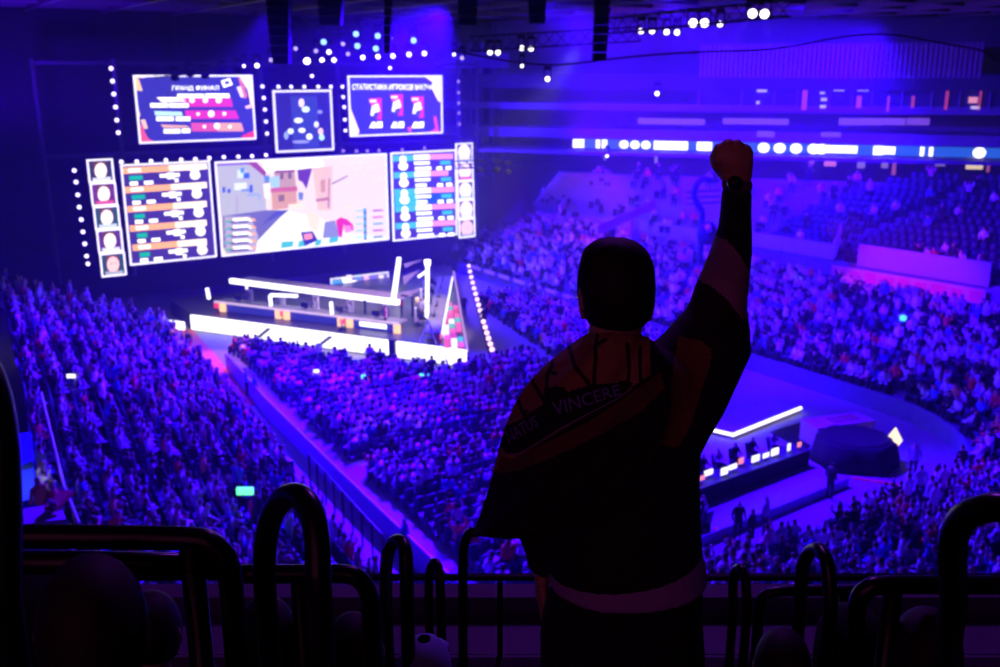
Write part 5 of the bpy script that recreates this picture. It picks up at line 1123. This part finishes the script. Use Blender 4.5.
cracks=[[(568,340),(571,352),(575,366),(590,385),(594,396)],[(598,336),(596,350),(595,370),(594,392)],[(551,352),(553,366),(548,374),(547,392),(545,410)],[(532,372),(534,384),(543,398),(548,405)],[(517,395),(520,405),(524,415),(527,412)],[(606,340),(596,346)],[(627,345),(629,370),(628,386),(612,386)],[(551,372),(556,374)],[(548,392),(556,388),(566,392),(566,402)],[(640,348),(640,380)]]
def segd(x,y,a,b_):
    dx,dy=b_[0]-a[0],b_[1]-a[1]; t=max(0,min(1,((x-a[0])*dx+(y-a[1])*dy)/(dx*dx+dy*dy))); return math.hypot(x-a[0]-t*dx,y-a[1]-t*dy)
def fm(x,y):
    if inpoly(x,y,band): return 0
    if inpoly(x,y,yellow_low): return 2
    # everything above the band is yellow brown, below is black
    n=len(band); 
    line=(470+.0)-(x-497)*.62
    if y>line+0: return 0
    if x>650: return 0
    for c_ in cracks:
        for a,b_ in zip(c_,c_[1:]):
            if segd(x,y,a,b_)<1.9: return 0
    return 1
ff=[];fi=[]
for j in range(NV):
    for i in range(NU):
        a=j*(NU+1)+i; ff.append((a,a+1,a+NU+2,a+NU+1)); cx=sum(px[k][0] for k in(a,a+1,a+NU+2,a+NU+1))/4; cy=sum(px[k][1] for k in(a,a+1,a+NU+2,a+NU+1))/4; fi.append(fm(cx,cy))
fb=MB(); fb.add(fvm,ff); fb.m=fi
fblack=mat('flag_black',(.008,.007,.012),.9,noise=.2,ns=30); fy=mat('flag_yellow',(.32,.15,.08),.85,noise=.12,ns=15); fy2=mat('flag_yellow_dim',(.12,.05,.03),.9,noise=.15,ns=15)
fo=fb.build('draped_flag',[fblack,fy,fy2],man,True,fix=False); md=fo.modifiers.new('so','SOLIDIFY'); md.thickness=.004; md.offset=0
# lettering and outline on the flag band: map px back to (u,t)
def findut(x,y):
    best=None
    t=.5;u=.5
    for _ in range(30):
        _,(qx,qy)=fpt(u,t); _,(ax,ay)=fpt(min(u+.01,1),t); _,(bx,by)=fpt(u,min(t+.01,1))
        du_=(ax-qx)*100;dv_=(ay-qy)*100;eu=(bx-qx)*100;ev=(by-qy)*100; det=du_*ev-dv_*eu
        if abs(det)<1e-6: break
        ex,ey=x-qx,y-qy; u+=(ex*ev-ey*eu)/det*.8; t+=(du_*ey-dv_*ex)/det*.8; u=max(.001,min(.989,u)); t=max(.001,min(.989,t))
    return u,t
lt=MB()
def flagtext(s,p0,p1,h0,h1,sk=.0):
    vs,fs=text_geo(s); dx,dy=p1[0]-p0[0],p1[1]-p0[1]; L=math.hypot(dx,dy); nx,ny=dy/L,-dx/L; out=[]
    for u,v in vs:
        hh=h0+(h1-h0)*u; x=p0[0]+dx*u+nx*hh*v*.8-0*v; y=p0[1]+dy*u+ny*hh*v; uu,tt=findut(x,y); out.append(fpt(uu,tt,.006)[0])
    lt.add(out,fs)
lt=MB(); flagtext('NATUS',txt([(138,576)])[0],txt([(278,496)])[0],13,12)
LM=mat('flag_letters',(.20,.16,.55),.8,noise=.1,ns=30); lt.build('flag_lettering',LM,fo); lt=MB(); flagtext('VINCERE',txt([(352,452)])[0],txt([(662,350)])[0],15,11)
lt.build('flag_lettering',LM,fo)
ol=MB(); op=[]
for a,b_ in zip(txt([(100,600),(120,628),(185,628),(250,588),(380,508),(550,418),(640,372),(700,330)]),txt([(120,628),(185,628),(250,588),(380,508),(550,418),(640,372),(700,330),(715,318)])):
    for k in range(6): f=k/6; uu,tt=findut(a[0]+(b_[0]-a[0])*f,a[1]+(b_[1]-a[1])*f); op.append(fpt(uu,tt,.005)[0])
ol.tube(op,.0012,5); ol.build('band_outline',mat('band_line',(.30,.15,.40),.8,noise=.1,ns=30),fo)
# ------------------------------------------------------------------ LIGHTS
def look(o,t):
    d=(t-o.location).normalized(); o.rotation_euler=d.to_track_quat('-Z','Y').to_euler()
def spot(name,loc,target,power,ang,col,blend=.6,size=.4,vol=None):
    l=bpy.data.lights.new(name,'SPOT'); l.energy=power; l.spot_size=math.radians(ang); l.spot_blend=blend; l.color=col; l.shadow_soft_size=size
    o=bpy.data.objects.new(name,l); C.objects.link(o); o.location=loc; look(o,target); return o
VIO=(.031,.0,1.0)
spot('flood_lamp',W(52,30,21.5),W(42,9,3),440000,78,VIO)
spot('flood_lamp',W(60,22,21.5),W(58,14,2),110000,60,VIO)
spot('flood_lamp',W(58,30,21),W(43,24,0),200000,62,VIO)
spot('flood_lamp',W(45,32,21.5),W(50,54,3),170000,90,(.031,.0,1.0))
spot('flood_lamp',W(38,34,21.5),W(24,46,2),130000,80,VIO)
spot('flood_lamp',W(40,30,21),W(20,28,1),150000,70,VIO)
spot('flood_lamp',W(44,60,20.5),W(60,62,9),60000,120,(.031,.0,1.0),size=1)
spot('flood_lamp',W(70,30,20),W(66,52,3),90000,90,(.036,.0,1.0))
spot('banner_lamp',W(40,50,9),T2P(910,275,2),2200,60,(1,.03,.35)); spot('banner_lamp',W(58,48,9),T2P(580,222,0),2200,50,(1,.03,.35))
spot('aisle_lamp',W(60,15.5,11),W(60,17,0),5500,32,(1,.30,.30))
spot('landing_lamp',W(31,2,10),W(31.5,2,5),450,50,(1,.85,.5))
# roof wash
spot('roof_wash_lamp',W(58,44,13),W(60,62,21),26000,120,(.09,.0,.7),size=1)
spot('roof_wash_lamp',W(66,8,15),W(74,10,22),20000,110,(.06,.0,.9),size=1)
# visible beams
def beam(px0,py0,D,px1,py1,power,ang):
    a=P3(px0,py0,D); bq=P3(px1,py1,D-2); spot('beam_lamp',a+(bq-a).normalized()*.4-Vector((0,.0,0)),bq,power,ang,(.10,.02,1),blend=.3,size=.05)
beam(547.5,79,54.5,516,150,50000,11); beam(607,156,61.5,570,192,30000,5)
beam(752.5,13.5,45.5,728,47,26000,14); beam(764.5,14,45.5,768,44,22000,12); beam(704.5,23,47.5,724,47,24000,14); beam(693,23,47.5,688,50,22000,12); beam(312,76,59.5,318,105,8000,8)
# dim warm fill added behind the camera to bring out the flag
l=bpy.data.lights.new('rear_fill','AREA'); l.specular_factor=.0; l.energy=44; l.size=7; l.color=(1,.16,.55); o=bpy.data.objects.new('rear_fill',l); C.objects.link(o); o.location=(-2.5,-5,20.5); look(o,Vector((0,2,16.8)))
l=bpy.data.lights.new('deck_fill','AREA'); l.energy=110; l.size=1.2; l.color=(.38,.04,1); o=bpy.data.objects.new('deck_fill',l); C.objects.link(o); o.location=(1.2,8.5,21.8); look(o,Vector((0,2.6,16)))  # added violet fill above the deck, stands in for ceiling bounce
spot('stage_fill',W(48,37,19.5),W(60,29,1.2),42000,34,(1,.75,1))  # added fill that brightens the players and chairs on stage
w=bpy.data.worlds.new('w'); bpy.context.scene.world=w; w.use_nodes=True; w.node_tree.nodes['Background'].inputs[0].default_value=(.10,.01,.5,1); w.node_tree.nodes['Background'].inputs[1].default_value=.012
# ------------------------------------------------------------------ HAZE (real scattering volume in the hall)
hz=bpy.data.materials.new('stage_haze'); hz.use_nodes=True; nt=hz.node_tree; nt.nodes.clear(); o_=nt.nodes.new('ShaderNodeOutputMaterial'); v=nt.nodes.new('ShaderNodeVolumeScatter'); v.inputs['Color'].default_value=(.9,.9,.95,1); v.inputs['Density'].default_value=.0010; v.inputs['Anisotropy'].default_value=.25
nt.links.new(v.outputs[0],o_.inputs['Volume'])
hz2=hz.copy(); hz2.name='stage_haze_dense'; hz2.node_tree.nodes['Volume Scatter'].inputs['Density'].default_value=.0058
m=MB(); m.abox(30,80,39,74,1,21.5); ho=m.build('haze',hz2); props(ho,'thicker violet haze bank over the right stand',None,kind='stuff')
m=MB(); m.boxa((W(47,26,11.2)+Vector((0,0,0))),AV*34.5,BV*36,ZV*11.1); ho=m.build('haze',hz); props(ho,'violet stage haze hanging in the whole hall','haze',kind='stuff')
# ------------------------------------------------------------------ camera and view
cam=bpy.data.cameras.new('camera'); cam.sensor_width=36; cam.lens=F*36/1000; cam.clip_end=400; cam.clip_start=.05
co=bpy.data.objects.new('camera',cam); C.objects.link(co); co.location=O; co.rotation_euler=(math.radians(90)-PT,0,0)
cam.dof.use_dof=True; cam.dof.focus_distance=2.12; cam.dof.aperture_fstop=5.6
sc=bpy.context.scene; sc.camera=co
sc.view_settings.view_transform='Standard'; sc.view_settings.look='None'; sc.view_settings.gamma=1; sc.view_settings.use_curve_mapping=False; sc.view_settings.exposure=0
cy=sc.cycles; cy.max_bounces=5; cy.diffuse_bounces=2; cy.glossy_bounces=2; cy.transmission_bounces=2; cy.volume_bounces=0; cy.transparent_max_bounces=6; cy.use_denoising=True; cy.sample_clamp_indirect=4; cy.use_light_tree=True; cy.caustics_reflective=False; cy.caustics_refractive=False
